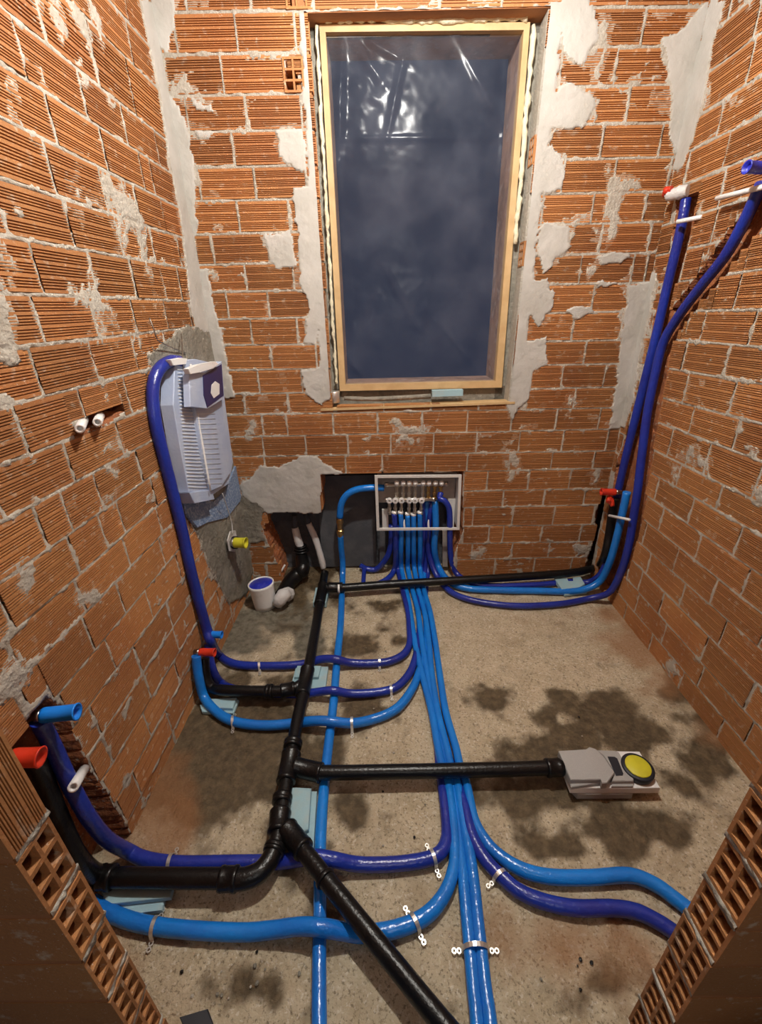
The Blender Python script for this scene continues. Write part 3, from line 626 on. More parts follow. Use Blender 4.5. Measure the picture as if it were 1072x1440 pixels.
# bundle and loops (listed from the cabinet outwards)
RD = -.07
hose('pipe', [B_(563.5,722,-.03),B_(565,745,-.03),B_(564,775,-.04),Ff(565,800,.04),Ff(572,832),Ff(577,860),Ff(583,900),Ff(593,945),Ff(607,1000),Ff(616,1050),Ff(622,1078),Ff(630,1100),Ff(637,1150),Ff(640,1200),Ff(636,1230),Ff(626,1256),Ff(608,1280),Ff(585,1296),Ff(550,1308),Ff(510,1313,.022),Ff(480,1309,.042),Ff(450,1304,.062),Ff(420,1303,.05),Ff(380,1308,.03),Ff(340,1311,.022),Ff(270,1308,.022),Ff(210,1301,.022),Ff(165,1288,.022),Ff(120,1262,.022),Ff(60,1215,.022)], [.016]*12+[.017,.018,.019,.020]+[.0215]*14, 'azure', 'bright blue pipe looping low to the left jamb, the nearest loop in the photo')
hose('pipe', [B_(573.4,724,-.03),B_(574,750,-.03),B_(574,778,-.04),Ff(574,800,.04),Ff(581,832),Ff(588,860),Ff(593,900),Ff(600,940,.017),Ff(609,985,.013),Ff(620,1035,.012),Ff(632,1085,.012),Ff(640,1130,.012),Ff(646,1180,.014),Ff(651,1223,.02),Ff(653,1250,.02),Ff(656,1285,.02),Ff(661,1336,.02),Ff(666,1390,.02),Ff(671,1440,.02),Ff(678,1560,.02)], [.016]*14+[.0175]*6, 'azure', 'bright blue bundle pipe reaching the bottom edge, left one of the strapped pair')
hose('pipe', [B_(581.8,724,-.03),B_(582,750,-.03),B_(582,778,-.04),Ff(583,800,.04),Ff(589,832),Ff(597,860),Ff(603,900),Ff(607,945),Ff(615.5,1000),Ff(628,1050),Ff(634,1076),Ff(643,1100),Ff(651,1150),Ff(661,1200),Ff(668,1250),Ff(672,1290),Ff(677,1336),Ff(683,1390),Ff(690,1440),Ff(700,1560)], [.016]*13+[.0175]*7, 'azure', 'bright blue bundle pipe reaching the bottom edge, right one of the strapped pair')
hose('pipe', [B_(590.7,722,-.03),B_(591,750,-.03),B_(591,778,-.04),Ff(591,800,.04),Ff(597,832),Ff(605,860),Ff(612,900),Ff(619,950),Ff(627,1000),Ff(641,1050),Ff(647,1076),Ff(656,1100),Ff(667,1150),Ff(682,1180),Ff(703,1203),Ff(735,1223),Ff(775,1233),Ff(830,1234),Ff(885,1231),Ff(920,1243),Ff(950,1264),Ff(985,1292),Ff(1030,1330)], [.016]*13+[.018,.019]+[.021]*8, 'azure', 'bright blue pipe swinging right across the floor to the right jamb')
hose('pipe', [B_(554.6,722,-.03),B_(556,745,-.03),B_(557,775,-.035),Ff(560,800,.03),Ff(567,832),Ff(574,860),Ff(576,885),Ff(576,905),Ff(568,920),Ff(548,930),Ff(520,933),Ff(492,932,.03),Ff(472,927,.058),Ff(452,927,.04),Ff(430,933,.021),Ff(400,936,.021),Ff(350,936,.021),Ff(325,932,.021),Ff(308,921,.022),('L',297,903,.05),('L',291,885,.035),('L',281,850,.025),('L',268,800,.022),('L',256,745,.022),('L',245,700,.022),('L',231,645,.022),('L',220,600,.022),('L',215,562,.022),('L',217,535,.026),('L',226,517,.035),('L',240,508,.045),('L',252,508,.05)], [.017]*8+[.020]*11+[.023]*13, 'navy', 'dark blue pipe climbing the left wall to the top of the cistern')
hose('pipe', [B_(594,704,-.05),B_(596,750,-.07),B_(594,780,-.07),Ff(592,806,.018),Ff(588,850,.016),Ff(590,880,.014),Ff(588,905,.016),Ff(584,925),Ff(577,945),Ff(562,963),Ff(545,971),Ff(515,975),Ff(490,975,.03),Ff(468,971,.058),Ff(448,973,.04),Ff(425,976,.025),Ff(395,975,.02),Ff(350,972,.018),Ff(325,968,.03),('L',311,960,.07),('L',303,950,.06),('L',297,935,.05),('L',294,915,.04),('L',293,905,.035)], [.016]*8+[.019]*16, 'navy', 'dark blue middle loop tucked behind the black branch to the wall fittings')
hose('pipe', [B_(600,704,-.06),B_(600,760,-.09),Ff(597,805,.014),Ff(597,850,.012),Ff(600,900,.010),Ff(596,925,.014),Ff(589,945,.018),Ff(582,965),Ff(565,990),Ff(545,1004),Ff(515,1014),Ff(490,1017,.04),Ff(464,1014,.060),Ff(440,1014,.05),Ff(415,1017,.025),Ff(380,1020,.021),Ff(345,1018,.021),Ff(318,1010,.022),Ff(298,995,.025),('L',286,978,.045),('L',280,955,.035),('L',277,935,.03),('L',276,922,.03)], [.015]*6+[.017,.019]+[.0205]*15, 'azure', 'bright blue loop rising to the red plug on the left wall')
hose('pipe', [B_(603,704,-.065),B_(603,750,-.12),Ff(602,806,.012),Ff(598,850,.011),Ff(601,900,.01),Ff(608,960,.01),Ff(613,1020,.01),Ff(618,1080,.013),Ff(624,1120,.018),Ff(628,1160,.02),Ff(628,1182,.021),Ff(620,1198,.022),Ff(605,1207,.022),Ff(575,1213,.022),Ff(535,1216,.022),Ff(500,1215,.03),Ff(470,1209,.052),Ff(445,1205,.058),Ff(420,1208,.04),Ff(390,1212,.022),Ff(330,1213,.022),Ff(250,1214,.022),Ff(205,1208,.025),Ff(180,1197,.04),('L',150,1180,.02),('L',125,1150,.01),('L',105,1115,-.005),('L',88,1080,-.015),('L',72,1045,-.02),('L',60,1022,-.015),('L',55,1012,-.01)], [.015]*8+[.018]*2+[.0215]*21, 'navy', 'dark blue pipe crossing low and climbing the chase in the near left wall')
hose('pipe', [B_(612,704,-.05),B_(613,740,-.03),B_(611,770,-.035),B_(616,795,-.05),Ff(630,816,.035),Ff(655,827,.025),Ff(700,830),Ff(760,831),Ff(800,832,.022),Ff(825,828,.035),('R',845,816,.035),('R',858,790,.018),('R',868,755,.012),('R',876,720,.010),('R',882,692,.010)], .021, 'azure', 'bright blue pipe turning up the right corner below the red plug')
hose('pipe', [B_(606,704,-.07),B_(602,760,-.06),B_(605,785,-.05),Ff(616,812,.03),Ff(634,832),Ff(660,843),Ff(700,850),Ff(740,852),Ff(790,849),Ff(828,842,.022),('R',857,833,.04),('R',873,806,.012),('R',884,770,.003),('R',891,730,-.005),('R',897,690,-.006),('R',903,640,-.008),('R',911,580,-.010),('R',922,525,-.012),('R',934,480,-.012),('R',958,440,-.012),('R',990,398,-.010),('R',1020,360,-.008),('R',1043,320,-.004),('R',1062,280,.005),('R',1072,258,.014)], [.0185]*11+[.021]*14, 'navy', 'dark blue outer pipe up the right wall chase to the blue stub at top')
hose('pipe', [B_(620,693,-.035),B_(619,701,-.015),B_(626,705,-.005),B_(632,717,-.005),B_(633,745,-.01),B_(634,780,-.02),Ff(642,806,.04),Ff(665,820,.03),Ff(700,824,.02),Ff(760,822,.02),Ff(800,818,.022),Ff(830,818,.03),('R',850,800,.01),('R',858,760,-.01),('R',864,720,-.015),('R',872,680,-.012),('R',886,620,-.010),('R',904,548,-.010),('R',924,468,-.010),('R',939,402,-.006),('R',955,335,-.002),('R',962,300,.0),('R',965,280,.0)], [.018]*12+[.021]*11, 'navy', 'dark blue inner pipe up the right wall chase ending under the red rag')
hose('pipe', [B_(607,706,-.06),Ff(598,806,.012),Ff(598,860,.009),Ff(603,920,.009),Ff(611,980,.009),Ff(628,1050,.010),Ff(642,1095,.014),Ff(654,1135),Ff(661,1166),Ff(671,1190),Ff(687,1214),Ff(706,1233),Ff(730,1253),Ff(765,1268),Ff(810,1277),Ff(860,1277),Ff(895,1282),Ff(925,1296),Ff(955,1316),Ff(1000,1352)], [.014]*7+[.019]+[.021]*12, 'navy', 'dark blue pipe swinging right beneath the bright blue one to the right jamb')
hose('pipe', [B_(551,738,-.06),B_(550,765,-.06),B_(544,784,-.06),Ff(530,800,.03),Ff(516,800,.03),Ff(508,796,.03)], .019, 'navy', 'short dark blue pipe curling left at the foot of the cabinet')
hose('pipe', [B_(558,740,-.04),B_(557,775,-.04),Ff(555,800,.03),Ff(545,814,.02),Ff(525,823,.019),Ff(505,824,.019)], .018, 'navy', 'short dark blue pipe diving left under the rear black pipe')
hose('pipe', [Ff(513,797,.035),Ff(512,806,.02),Ff(511,822,.02)], .015, 'navy', 'stubby dark blue pipe end standing left of the bundle by the rear black pipe')

# ------------------------------------------------------------ straps
def strap(x, y, dx, dy, r, z, label, plug=True):
    """perforated zinc strap across a pipe; (dx,dy) = px direction across the pipe"""
    c_ = F_(x, y, z); a = F_(x-dx, y-dy, z); b_ = F_(x+dx, y+dy, z); u = b_-a; u[2] = 0; u /= np.linalg.norm(u); w_ = np.cross(u, [0, 0, 1.]); up = np.array([0, 0, 1.])
    c_ = np.array([c_[0], c_[1], z]); base = .004; t = thing('pipe_strap', label, 'pipe strap', (c_[0], c_[1], 0), 'perforated zinc straps over the pipes')
    R0, wd, th = r+.0012, .0055, .0015; sec = []
    for k in range(13): a = math.pi*k/12; sec.append((math.cos(a)*-R0, math.sin(a)*R0+z))
    sec = [(-R0-.002, base+.002)]+sec+[(R0+.002, base+.002)]
    mb = MB(); V = []
    for (s, h) in sec:
        for q_ in (-wd, wd): V.append(np.array([c_[0], c_[1], 0])+u*s+w_*q_+up*h)
    for (s, h) in sec:
        k = 1+th/R0
        for q_ in (-wd, wd): V.append(np.array([c_[0], c_[1], 0])+u*s*k+w_*q_+up*(z+(h-z)*k))
    n = len(sec); F2 = []
    for i in range(n-1):
        F2 += [(2*i, 2*i+1, 2*i+3, 2*i+2)[::-1], (2*n+2*i, 2*n+2*i+1, 2*n+2*i+3, 2*n+2*i+2), (2*i, 2*i+2, 2*n+2*i+2, 2*n+2*i), (2*i+1, 2*n+2*i+1, 2*n+2*i+3, 2*i+3)]
    mb.add(V, F2, False); obj('band', mb, 'zinc', t)
    for sg in (-1, 1):
        mb = MB()
        for k in range(2):      # perforated ring links
            cc_ = np.array([c_[0], c_[1], base+.003])+u*sg*(R0+.008+k*.0135); V = []; F3 = []; n = 12
            for i in range(n):
                a = 2*math.pi*i/n
                for (rr_, hh) in ((.0068, 0), (.0068, .0016), (.0034, .0016), (.0034, 0)): V.append(cc_+u*math.cos(a)*rr_+w_*math.sin(a)*rr_+up*hh)
            for i in range(n):
                j = (i+1) % n
                for q_ in range(4): F3.append((i*4+q_, j*4+q_, j*4+(q_+1) % 4, i*4+(q_+1) % 4))
            mb.add(V, F3)
        obj('ear', mb, 'zinc', t)
for a in [(365,936,0,14,.0205,.021,'zinc strap on the dark blue rear loop just right of the left corner'),(534,931,0,14,.0205,.021,'zinc strap on the dark blue rear loop near the bundle'),
          (550,970,2,14,.0195,.021,'zinc strap on the dark blue middle loop near the bundle'),(495,1016,0,14,.021,.038,'zinc strap on the bright blue third loop right of the supply pipe'),
          (328,1014,-2,14,.021,.021,'zinc strap on the bright blue third loop near the left wall'),(240,1213,-6,18,.022,.022,'zinc strap on the dark blue pipe near the left wall'),
          (609,1206,8,20,.022,.022,'zinc strap where the dark blue pipe leaves the bundle leftwards'),(583,1297,12,22,.022,.022,'zinc strap on the nearest bright blue loop right of the diagonal black pipe'),
          (218,1303,-8,22,.022,.022,'zinc strap on the nearest bright blue loop beside the left jamb'),(703,1231,22,-16,.0215,.021,'zinc strap on the dark blue pipe swinging right'),
          (457,1083,16,0,.020,.020,'zinc strap on the straight supply pipe by the black tee'),(669,1336,20,0,.036,.012,'wide zinc strap over the pair of bundle pipes near the bottom edge')]: strap(*a)

# ------------------------------------------------------------ black drain network
dr = thing('drain_pipework', 'glossy black drain pipework with main run, wyes and branches over the floor', 'drain pipe', F_(400, 1100, 0))
ZM = .068; RB = .0255
def seg(name, L, r=RB): obj(name, MB().tube(path(L), r, 20, 6), 'black', dr)
def collar(a, b_, r=.031):
    a, b_ = P3(a), P3(b_); L = np.linalg.norm(b_-a); obj('collar', MB().lathe(a, b_-a, [(0, RB-.002), (0, r-.001), (.004, r+.002), (.012, r+.002), (.015, r), (L-.012, r), (L-.008, r+.0015), (L, r), (L, RB-.002)], 24), 'black', dr)
seg('main_run', [Ff(457,806,.075),Ff(452,835,.07),Ff(443,890,ZM),Ff(429,965,ZM),Ff(419,1010,ZM),Ff(409,1065,ZM),Ff(401,1110,ZM),Ff(394,1155,ZM),Ff(388,1188,ZM),Ff(380,1207,ZM)])
seg('rear_branch', [Ff(452,826,.07),Ff(475,827,.07),Ff(560,821,.07),Ff(700,813,.07),Ff(800,806,.07),Ff(832,800,.075)])
seg('rear_riser', [Ff(826,801,.07),Ff(842,797,.08),('R',851,782,.03),('R',857,755,.015),('R',862,720,.005),('R',866,700,.0)])
seg('cistern_branch', [Ff(424,962,ZM),Ff(408,970,ZM),Ff(380,972,ZM),Ff(320,971,ZM),('L',300,968,.08),('L',291,958,.05),('L',288,942,.04),('L',287,925,.035)], .024)
seg('trap_branch', [Ff(408,1076,ZM),Ff(440,1086,ZM),Ff(560,1085,ZM),Ff(700,1082,ZM),Ff(792,1079,ZM)])
seg('diagonal_branch', [Ff(397,1158,ZM),Ff(430,1200,.085),Ff(480,1263,.085),Ff(560,1362,.08),Ff(640,1460,.075),Ff(760,1600,.07)])
seg('elbow', [Ff(388,1188,ZM),Ff(380,1208,ZM),Ff(366,1226,ZM),Ff(346,1235,ZM),Ff(325,1237,ZM)], .0295)
seg('left_branch', [Ff(340,1235,ZM),Ff(260,1235,ZM),Ff(180,1234,ZM),Ff(140,1232,ZM),('L',110,1210,.0),('L',85,1160,-.03),('L',62,1105,-.045),('L',45,1065,-.045)], .0275)
collar(Ff(335,1236,ZM), Ff(310,1236,ZM), .033); collar(Ff(160,1234,ZM), Ff(140,1233,ZM), .033)
collar(Ff(455,822,.072), Ff(449,850,.07)); collar(Ff(462,826,.07), Ff(482,826,.07)); collar(Ff(433,940,ZM), Ff(425,978,ZM), .032); collar(Ff(413,1042,ZM), Ff(411,1052,ZM), .035)
collar(Ff(410,1058,ZM), Ff(402,1100,ZM), .035); collar(Ff(395,1140,ZM), Ff(391,1172,ZM), .035); collar(Ff(398,1118,ZM), Ff(396,1130,ZM), .033)
collar(Ff(414,1078,ZM), Ff(452,1087,ZM), .034); collar(Ff(403,1165,.07), Ff(428,1196,.082), .034); collar(Ff(455,1232,.085), Ff(459,1238,.085), .029)
collar(Ff(415,968,ZM), Ff(395,972,ZM), .031); collar(Ff(384,972,ZM), Ff(374,972,ZM), .030); collar(Ff(768,1080,ZM), Ff(789,1079,ZM), .031); collar(Ff(388,1188,ZM), Ff(384,1200,ZM), .033)
# white spacer clips on the black pipes
mb = MB(); a = F_(477,827,.07); mb.lathe(a-np.array([.006, 0, 0]), (1, 0, 0), [(0, RB), (0, RB+.004), (.012, RB+.004), (.012, RB)], 20, closed=True); tag(obj('clip_ring', mb, 'white'), 'small white clip ring on the rear black pipe over the supply pipe', 'clip')

# ------------------------------------------------------------ foam packers
def slab(name, pts, z0, z1, m_, label=None, cat='foam board', parent=None):
    top = [F_(x, y, z1) for x, y in pts]; mb = MB().prism(top, (0, 0, z0-z1))
    o = obj(name, mb, m_, parent)
    if label: tag(o, label, cat)
    return o
slab('foam_packer', [(444,826),(463,826),(459,847),(440,847)], .004, .04, 'foam', 'small pale blue foam packer under the top end of the black main')
t = thing('foam_packer_stack', 'pale blue foam packers under the black wye in mid floor', 'foam board', F_(440, 955, 0)); slab('lower_board', [(416,938),(462,937),(458,968),(408,968)], .004, .018, 'foam', parent=t); slab('upper_board', [(418,936),(452,936),(448,952),(414,952)], .0185, .034, 'foam', parent=t)
t = thing('foam_packer_stack', 'pale blue foam packers on the floor below the red plug', 'foam board', F_(310, 990, 0)); slab('lower_board', [(281,991),(336,984),(328,1003),(284,1001)], .004, .018, 'foam', parent=t); slab('upper_board', [(290,983),(333,981),(327,996),(292,995)], .0185, .033, 'foam', parent=t)
t = thing('foam_packer_stack', 'large two-layer pale blue foam packers between main drain and supply pipe', 'foam board', F_(425, 1145, 0)); slab('lower_board', [(404,1112),(446,1112),(441,1198),(424,1205),(388,1170)], .004, .022, 'foam', parent=t); slab('upper_board', [(404,1106),(438,1108),(434,1166),(420,1172),(398,1150)], .0225, .04, 'foam', parent=t)
t = thing('foam_packer_stack', 'pale blue foam packers under the black pipe beside the left jamb', 'foam board', F_(190, 1265, 0)); slab('lower_board', [(128,1262),(234,1254),(228,1280),(150,1290)], .004, .02, 'foam', parent=t); slab('upper_board', [(168,1221),(250,1222),(240,1262),(150,1272),(140,1250)], .0205, .036, 'foam', parent=t)
t = thing('foam_packer', 'notched pale blue foam packer on the floor in the right rear corner', 'foam board', F_(800, 822, 0)); slab('lower_board', [(784,826),(822,822),(826,832),(795,836)], .004, .02, 'foam', parent=t); slab('notched_top', [(780,813),(797,812),(799,817),(807,817),(806,812),(817,811),(823,821),(815,826),(790,828)], .0205, .045, 'foam', parent=t)

# ------------------------------------------------------------ shower trap box
def Q5(x, y): return (760+x/5.64, 1030+y/5.64)
bx = thing('shower_trap', 'grey plastic shower trap box with round yellow cap at the end of the black branch', 'floor drain', F_(860, 1100, 0))
ZT = .085
def pz(name, pts, z0, z1, m_, lab=None):
    o = slab(name, [Q5(*p) for p in pts], z0, z1, m_, parent=bx)
    if lab: o['label'] = lab
    return o
slab_w = thing('foam_board_stack', 'white insulation board pile carrying the grey trap box', 'foam board', F_(865, 1112, 0))
slab('top_board', [Q5(*p) for p in [(560,145),(790,150),(955,440),(770,442),(430,440),(245,440),(190,300)]], .030, .058, 'white', parent=slab_w)
slab('lower_board', [Q5(*p) for p in [(250,440),(750,440),(735,490),(300,492)]], .004, .029, 'grey', parent=slab_w)  # board of the white pile, shade under the trap put into its grey
pz('body', [(146,145),(365,130),(392,112),(440,128),(500,182),(592,318),(532,398),(492,402),(482,372),(242,376)], .060, ZT+.006, 'grey')
pz('body_flange', [(150,160),(240,160),(500,395),(250,432),(236,400)], .0585, ZT-.012, 'grey')
pz('outlet_plate', [(446,138),(590,142),(622,152),(742,362),(742,384),(570,386),(594,320),(500,180)], .0585, ZT-.006, 'grey')
pz('outlet_step', [(572,384),(742,384),(738,428),(565,428)], .0585, ZT-.02, 'grey')
pz('slot', [(535,190),(590,192),(612,205),(660,325),(655,338),(602,342)], ZT-.0055, ZT-.003, 'rubber', 'black oblong slot')
c0 = F_(*Q5(776, 270), ZT); mb = MB().lathe((c0[0], c0[1], .0585), (0, 0, 1), [(0, .052), (.016, .055), (.024, .055), (.027, .052), (.027, .043)], 40); mb_ = obj('cap_ring', mb, 'rubber', bx)
mb = MB().lathe((c0[0], c0[1], .080), (0, 0, 1), [(0, .043), (.008, .043), (.0095, .041), (.0095, .001)], 40); o = obj('yellow_cap', mb, 'yellow', bx); o['label'] = 'round dusty yellow cap'

# ------------------------------------------------------------ manifold cabinet
cb = thing('manifold_cabinet', 'white open manifold cabinet set into the back wall', 'cabinet', wp('B', .2, .37, 0))
q = lambda x, y, d=0.: hit('B', x, y, d)
tlc, trc, brc, blc = q(527,668), q(649,667), q(646,744), q(530,745)
def quadrail(a, b_, c_, d_, dep, m_='white_metal', name='frame_rail', parent=cb):
    mb = MB(); f0 = nB*.012; bk = nB*(.012-dep); mb.add([a+f0, b_+f0, c_+f0, d_+f0, a+bk, b_+bk, c_+bk, d_+bk], [(3, 2, 1, 0), (4, 5, 6, 7), (0, 1, 5, 4), (1, 2, 6, 5), (2, 3, 7, 6), (3, 0, 4, 7)]); return obj(name, mb, m_, parent)
def ins(p, x, y): return p+e1*x+e2*y
i_ = [ins(tlc, .017, -.015), ins(trc, -.017, -.015), ins(brc, -.017, .014), ins(blc, .017, .014)]
quadrail(tlc, trc, i_[1], i_[0], .012); quadrail(trc, brc, i_[2], i_[1], .012); quadrail(brc, blc, i_[3], i_[2], .012); quadrail(blc, tlc, i_[0], i_[3], .012)
def plate(a, b_, dep, t, name, m_):
    mb = MB(); mb.add([a, b_, b_-nB*dep, a-nB*dep, a+t, b_+t, b_-nB*dep+t, a-nB*dep+t], [(0, 1, 2, 3), (7, 6, 5, 4), (0, 4, 5, 1), (1, 5, 6, 2), (2, 6, 7, 3), (3, 7, 4, 0)]); return obj(name, mb, m_, cb)
plate(i_[0], i_[1], .085, e2*.0015, 'top_plate', 'white_metal'); plate(i_[0], i_[3], .085, -e1*.0015, 'side_plate', 'white_metal'); plate(i_[1], i_[2], .085, e1*.0015, 'side_plate', 'white_metal')
mb = MB(); mb.box(i_[0]-nB*.085+e1*0-e2*.20, i_[1]-i_[0], e2*.20, -nB*.002); obj('back_plate', mb, 'panel', cb)
for (x0, x1, y0, y1) in ((538,546,715,742),(628,640,700,742)):
    a, b_ = q(x0, y1, -.09), q(x1, y0, -.09); mb = MB().box(a, e1*((b_-a)@e1), e2*((b_-a)@e2), nB*.02); obj('mounting_bracket', mb, 'white_metal', cb)
for x in (569, 603):
    a = q(x, 742, -.005); mb = MB().tube([a, a+e2*.03-nB*.004+e1*-.002, a+e2*.05-nB*.012], [.007, .006, .003], 8, 3); obj('fixing_clip', mb, 'white', cb)
# legs under the cabinet
for x in (534, 622):
    a, b_ = q(x, 795, -.10), q(x, 745, -.10); mb = MB().box(a, e1*.035, b_-a, nB*.02); obj('cabinet_leg', mb, 'panel' if x == 622 else 'recess', cb)
def manifold(name, label, y, xs, x0, x1, ylow, dep, ring, m_='nickel'):
    t = thing(name, label, 'manifold', q(xs[0], y, dep)); a, b_ = q(x0, y, dep), q(x1, y-1, dep)
    mb = MB().lathe(a, b_-a, [(0, .010), (.0, .016), (.02, .016), (.022, .0125), (np.linalg.norm(b_-a)-.02, .0125), (np.linalg.norm(b_-a)-.018, .016), (np.linalg.norm(b_-a), .016), (np.linalg.norm(b_-a), .01)], 14); obj('bar', mb, m_, t)
    for x in xs:
        p = q(x, y, dep); pl_ = q(x, ylow, dep); L = np.linalg.norm(pl_-p)
        mb = MB().lathe(p-e2*.008, -e2, [(0, .013), (.012, .013), (.014, .009), (L*.45, .009), (L*.47, .0125), (L*.62, .0125), (L*.64, .009), (L*.8, .010), (L*.82, .0145), (L, .0145), (L, .01)], 12, False); obj('outlet', mb, 'nickel' if x < 600 else 'brass', t)
        if ring:
            c_ = p+nB*.012+e2*.004; mb = MB(); V = []; F3 = []; n = 14
            for i in range(n):
                a_ = 2*math.pi*i/n
                for (rr_, hh) in ((.0175, 0), (.0175, .014), (.0075, .016), (.0075, 0)): V.append(c_+e1*math.cos(a_)*rr_+e2*math.sin(a_)*rr_+nB*hh)
            for i in range(n):
                j = (i+1) % n
                for k in range(4): F3.append((i*4+k, j*4+k, j*4+(k+1) % 4, i*4+(k+1) % 4))
            mb.add(V, F3); obj('valve_ring', mb, 'white', t)
        else:
            mb = MB().lathe(p+e2*.006+nB*.010, e2*.9+nB*.45, [(-.012, .008), (.0, .014), (.012, .0155), (.020, .014), (.023, .006)], 14); obj('valve_cap', mb, 'white', t)
    return t
manifold('manifold', 'upper manifold bar with eight white valve caps in the cabinet', 681.5, [558,567,575.5,584,595,603,612,620.5], 541, 630, 700, -.035, False)
manifold('manifold', 'lower manifold bar with six white ring valves in the cabinet', 703, [547.7,556,564.6,575.5,583.4,592.7], 541, 612, 721, -.030, True)
for (x, y, dep, lab) in ((554.6,719,-.03,'first'),(563.5,719,-.03,'second'),(573.4,721,-.03,'third'),(581.8,722,-.03,'fourth'),(590.7,719,-.03,'fifth')):
    p = q(x, y, dep); mb = MB().lathe(p, -e2, [(0, .012), (0, .0165), (.012, .0175), (.014, .015)], 14); tag(obj('pipe_end_collar', mb, 'white'), f'white collar on the pipe at the {lab} lower manifold outlet from the left', 'collar', 'white pipe collars under the lower manifold')
bd = MB(); p0 = q(456, 671, -.17); p1 = q(530, 790, -.17); bd.box(q(455,795,-.175), e1*((q(530,795,-.175)-q(455,795,-.175))@e1), e2*((q(455,668,-.175)-q(455,795,-.175))@e2), nB*.02)
ib = obj('insulation_board', bd, 'recess', wall_back); ib['label'] = 'dark grey insulation board in the recess left of the cabinet'

# ------------------------------------------------------------ plugs and stubs on the walls
def plug(name, a, d, L, r, m_, label, stub=True, open_end=True):
    a = np.array(a); d = np.array(d, float); d /= np.linalg.norm(d); t = thing(name, label, 'plug', a)
    obj('plug_body', MB().lathe(a, d, [(0, r*.8), (0, r*.95), (L*.08, r), (L*.5, r*.98), (L*.93, r*1.02), (L*.96, r*1.1), (L, r*1.1), (L, r*.86), (L*.8, r*.82), (L*.8, .001)], 20), m_, t)
    if stub: obj('socket', MB().lathe(a-d*L*.38, d, [(0, r*.5), (0, r*.62), (L*.2, r*.62), (L*.2, r*.78), (L*.38, r*.78), (L*.38, r*.5)], 14), 'nickel', t)
    return t
plug('blue_plug', hit('L', 293, 892, .04), (1, -.05, -.02), .066, .017, 'blue_plug', 'sky blue plug above the red one on the left wall by the rear loops')
plug('red_plug', hit('L', 281, 917, .04), (1, -.05, 0), .070, .018, 'red', 'red plug on the left wall below the sky blue plug')
plug('blue_plug', hit('L', 60, 1006, .0), (1, .12, 0), .085, .020, 'blue_plug', 'large sky blue plug sticking out of the near left wall chase')
plug('red_plug', hit('L', 18, 1066, .01), (1, .1, -.1), .062, .022, 'red', 'red plug partly hidden behind the left jamb', False)
plug('red_plug', hit('R', 866, 692, .02), (-1, .1, 0), .08, .02, 'red', 'red plug in the right rear corner above the black riser')
mb = MB().tube([hit('R', 856, 706, .06), hit('R', 858, 700, .04), hit('R', 862, 712, .03)], [.014, .018, .012], 10, 4, wob=.3); tag(obj('red_rag', mb, 'red'), 'crumpled red scrap hanging under the right corner plug', 'scrap')
plug('blue_stub', hit('R', 1075, 236, .05), (-1, -.12, .02), .065, .018, 'lid_blue', 'blue stub pointing out of the right wall at the top edge')
mb = MB().tube([hit('R', 968, 268, .01), hit('R', 955, 271, .03), hit('R', 942, 274, .05), hit('R', 938, 268, .055)], [.020, .024, .022, .012], 10, 4, wob=.3); tag(obj('wrapped_elbow', mb, 'tape'), 'taped elbow with mortar at the top of the inner right wall pipe', 'elbow')
mb = MB().tube([hit('R', 945, 266, .055), hit('R', 938, 268, .065), hit('R', 934, 275, .06)], [.012, .016, .008], 10, 4, wob=.3); tag(obj('red_scrap', mb, 'red'), 'small red end on the taped elbow at the upper right', 'scrap')
def rod(name, a, b_, r, m_, label, cat, hollow=False):
    L = np.linalg.norm(b_-a); pr = [(0, r*.6), (0, r), (L, r), (L, r*.55), (L-.02, r*.5), (L-.02, .0005)] if hollow else [(0, r*.6), (.002, r), (L-.002, r), (L, r*.6)]
    return tag(obj(name, MB().lathe(a, b_-a, pr, 14), m_), label, cat)
rod('white_dowel', hit('R', 1085, 260, .045), hit('R', 1008, 279, .045), .0085, 'white', 'long white rod wedged over the outer pipe at the upper right', 'rod')
rod('white_dowel', hit('R', 988, 305, .0), hit('R', 952, 312, .045), .0085, 'white', 'short white rod wedged over the inner pipe at the upper right', 'rod')
rod('white_dowel', hit('R', 857, 725, .045), hit('R', 886, 731, .035), .0075, 'white', 'white tie rod across the pipes in the right rear corner', 'rod')
rod('white_conduit', hit('L', 120, 1079, -.02), hit('L', 103, 1107, .06), .0135, 'white', 'open white conduit end over the dark pipe in the near left chase', 'conduit', True)
rod('white_conduit', hit('L', 118, 590, -.03), hit('L', 112, 603, .035), .013, 'white', 'left white conduit end poking from the hole in the left wall', 'conduit', True)
rod('white_conduit', hit('L', 141, 584, -.03), hit('L', 137, 594, .03), .013, 'white', 'right white conduit end poking from the hole in the left wall', 'conduit', True)
mb = MB().tube([hit('L', 210, 447, .02), hit('L', 216, 462, .03), hit('L', 222, 478, .03), hit('L', 238, 487, .02), hit('L', 262, 497, .01)], .0025, 6, 4); tag(obj('tie_wire', mb, 'steel'), 'bent wire sticking from the left wall above the cistern', 'wire')
mb = MB().tube([hit('L', 255, 470, .02), hit('L', 257, 500, .06), hit('L', 258, 520, .065)], .0025, 6, 4); tag(obj('tie_wire', mb, 'steel'), 'straight wire hanging over the cistern top', 'wire')

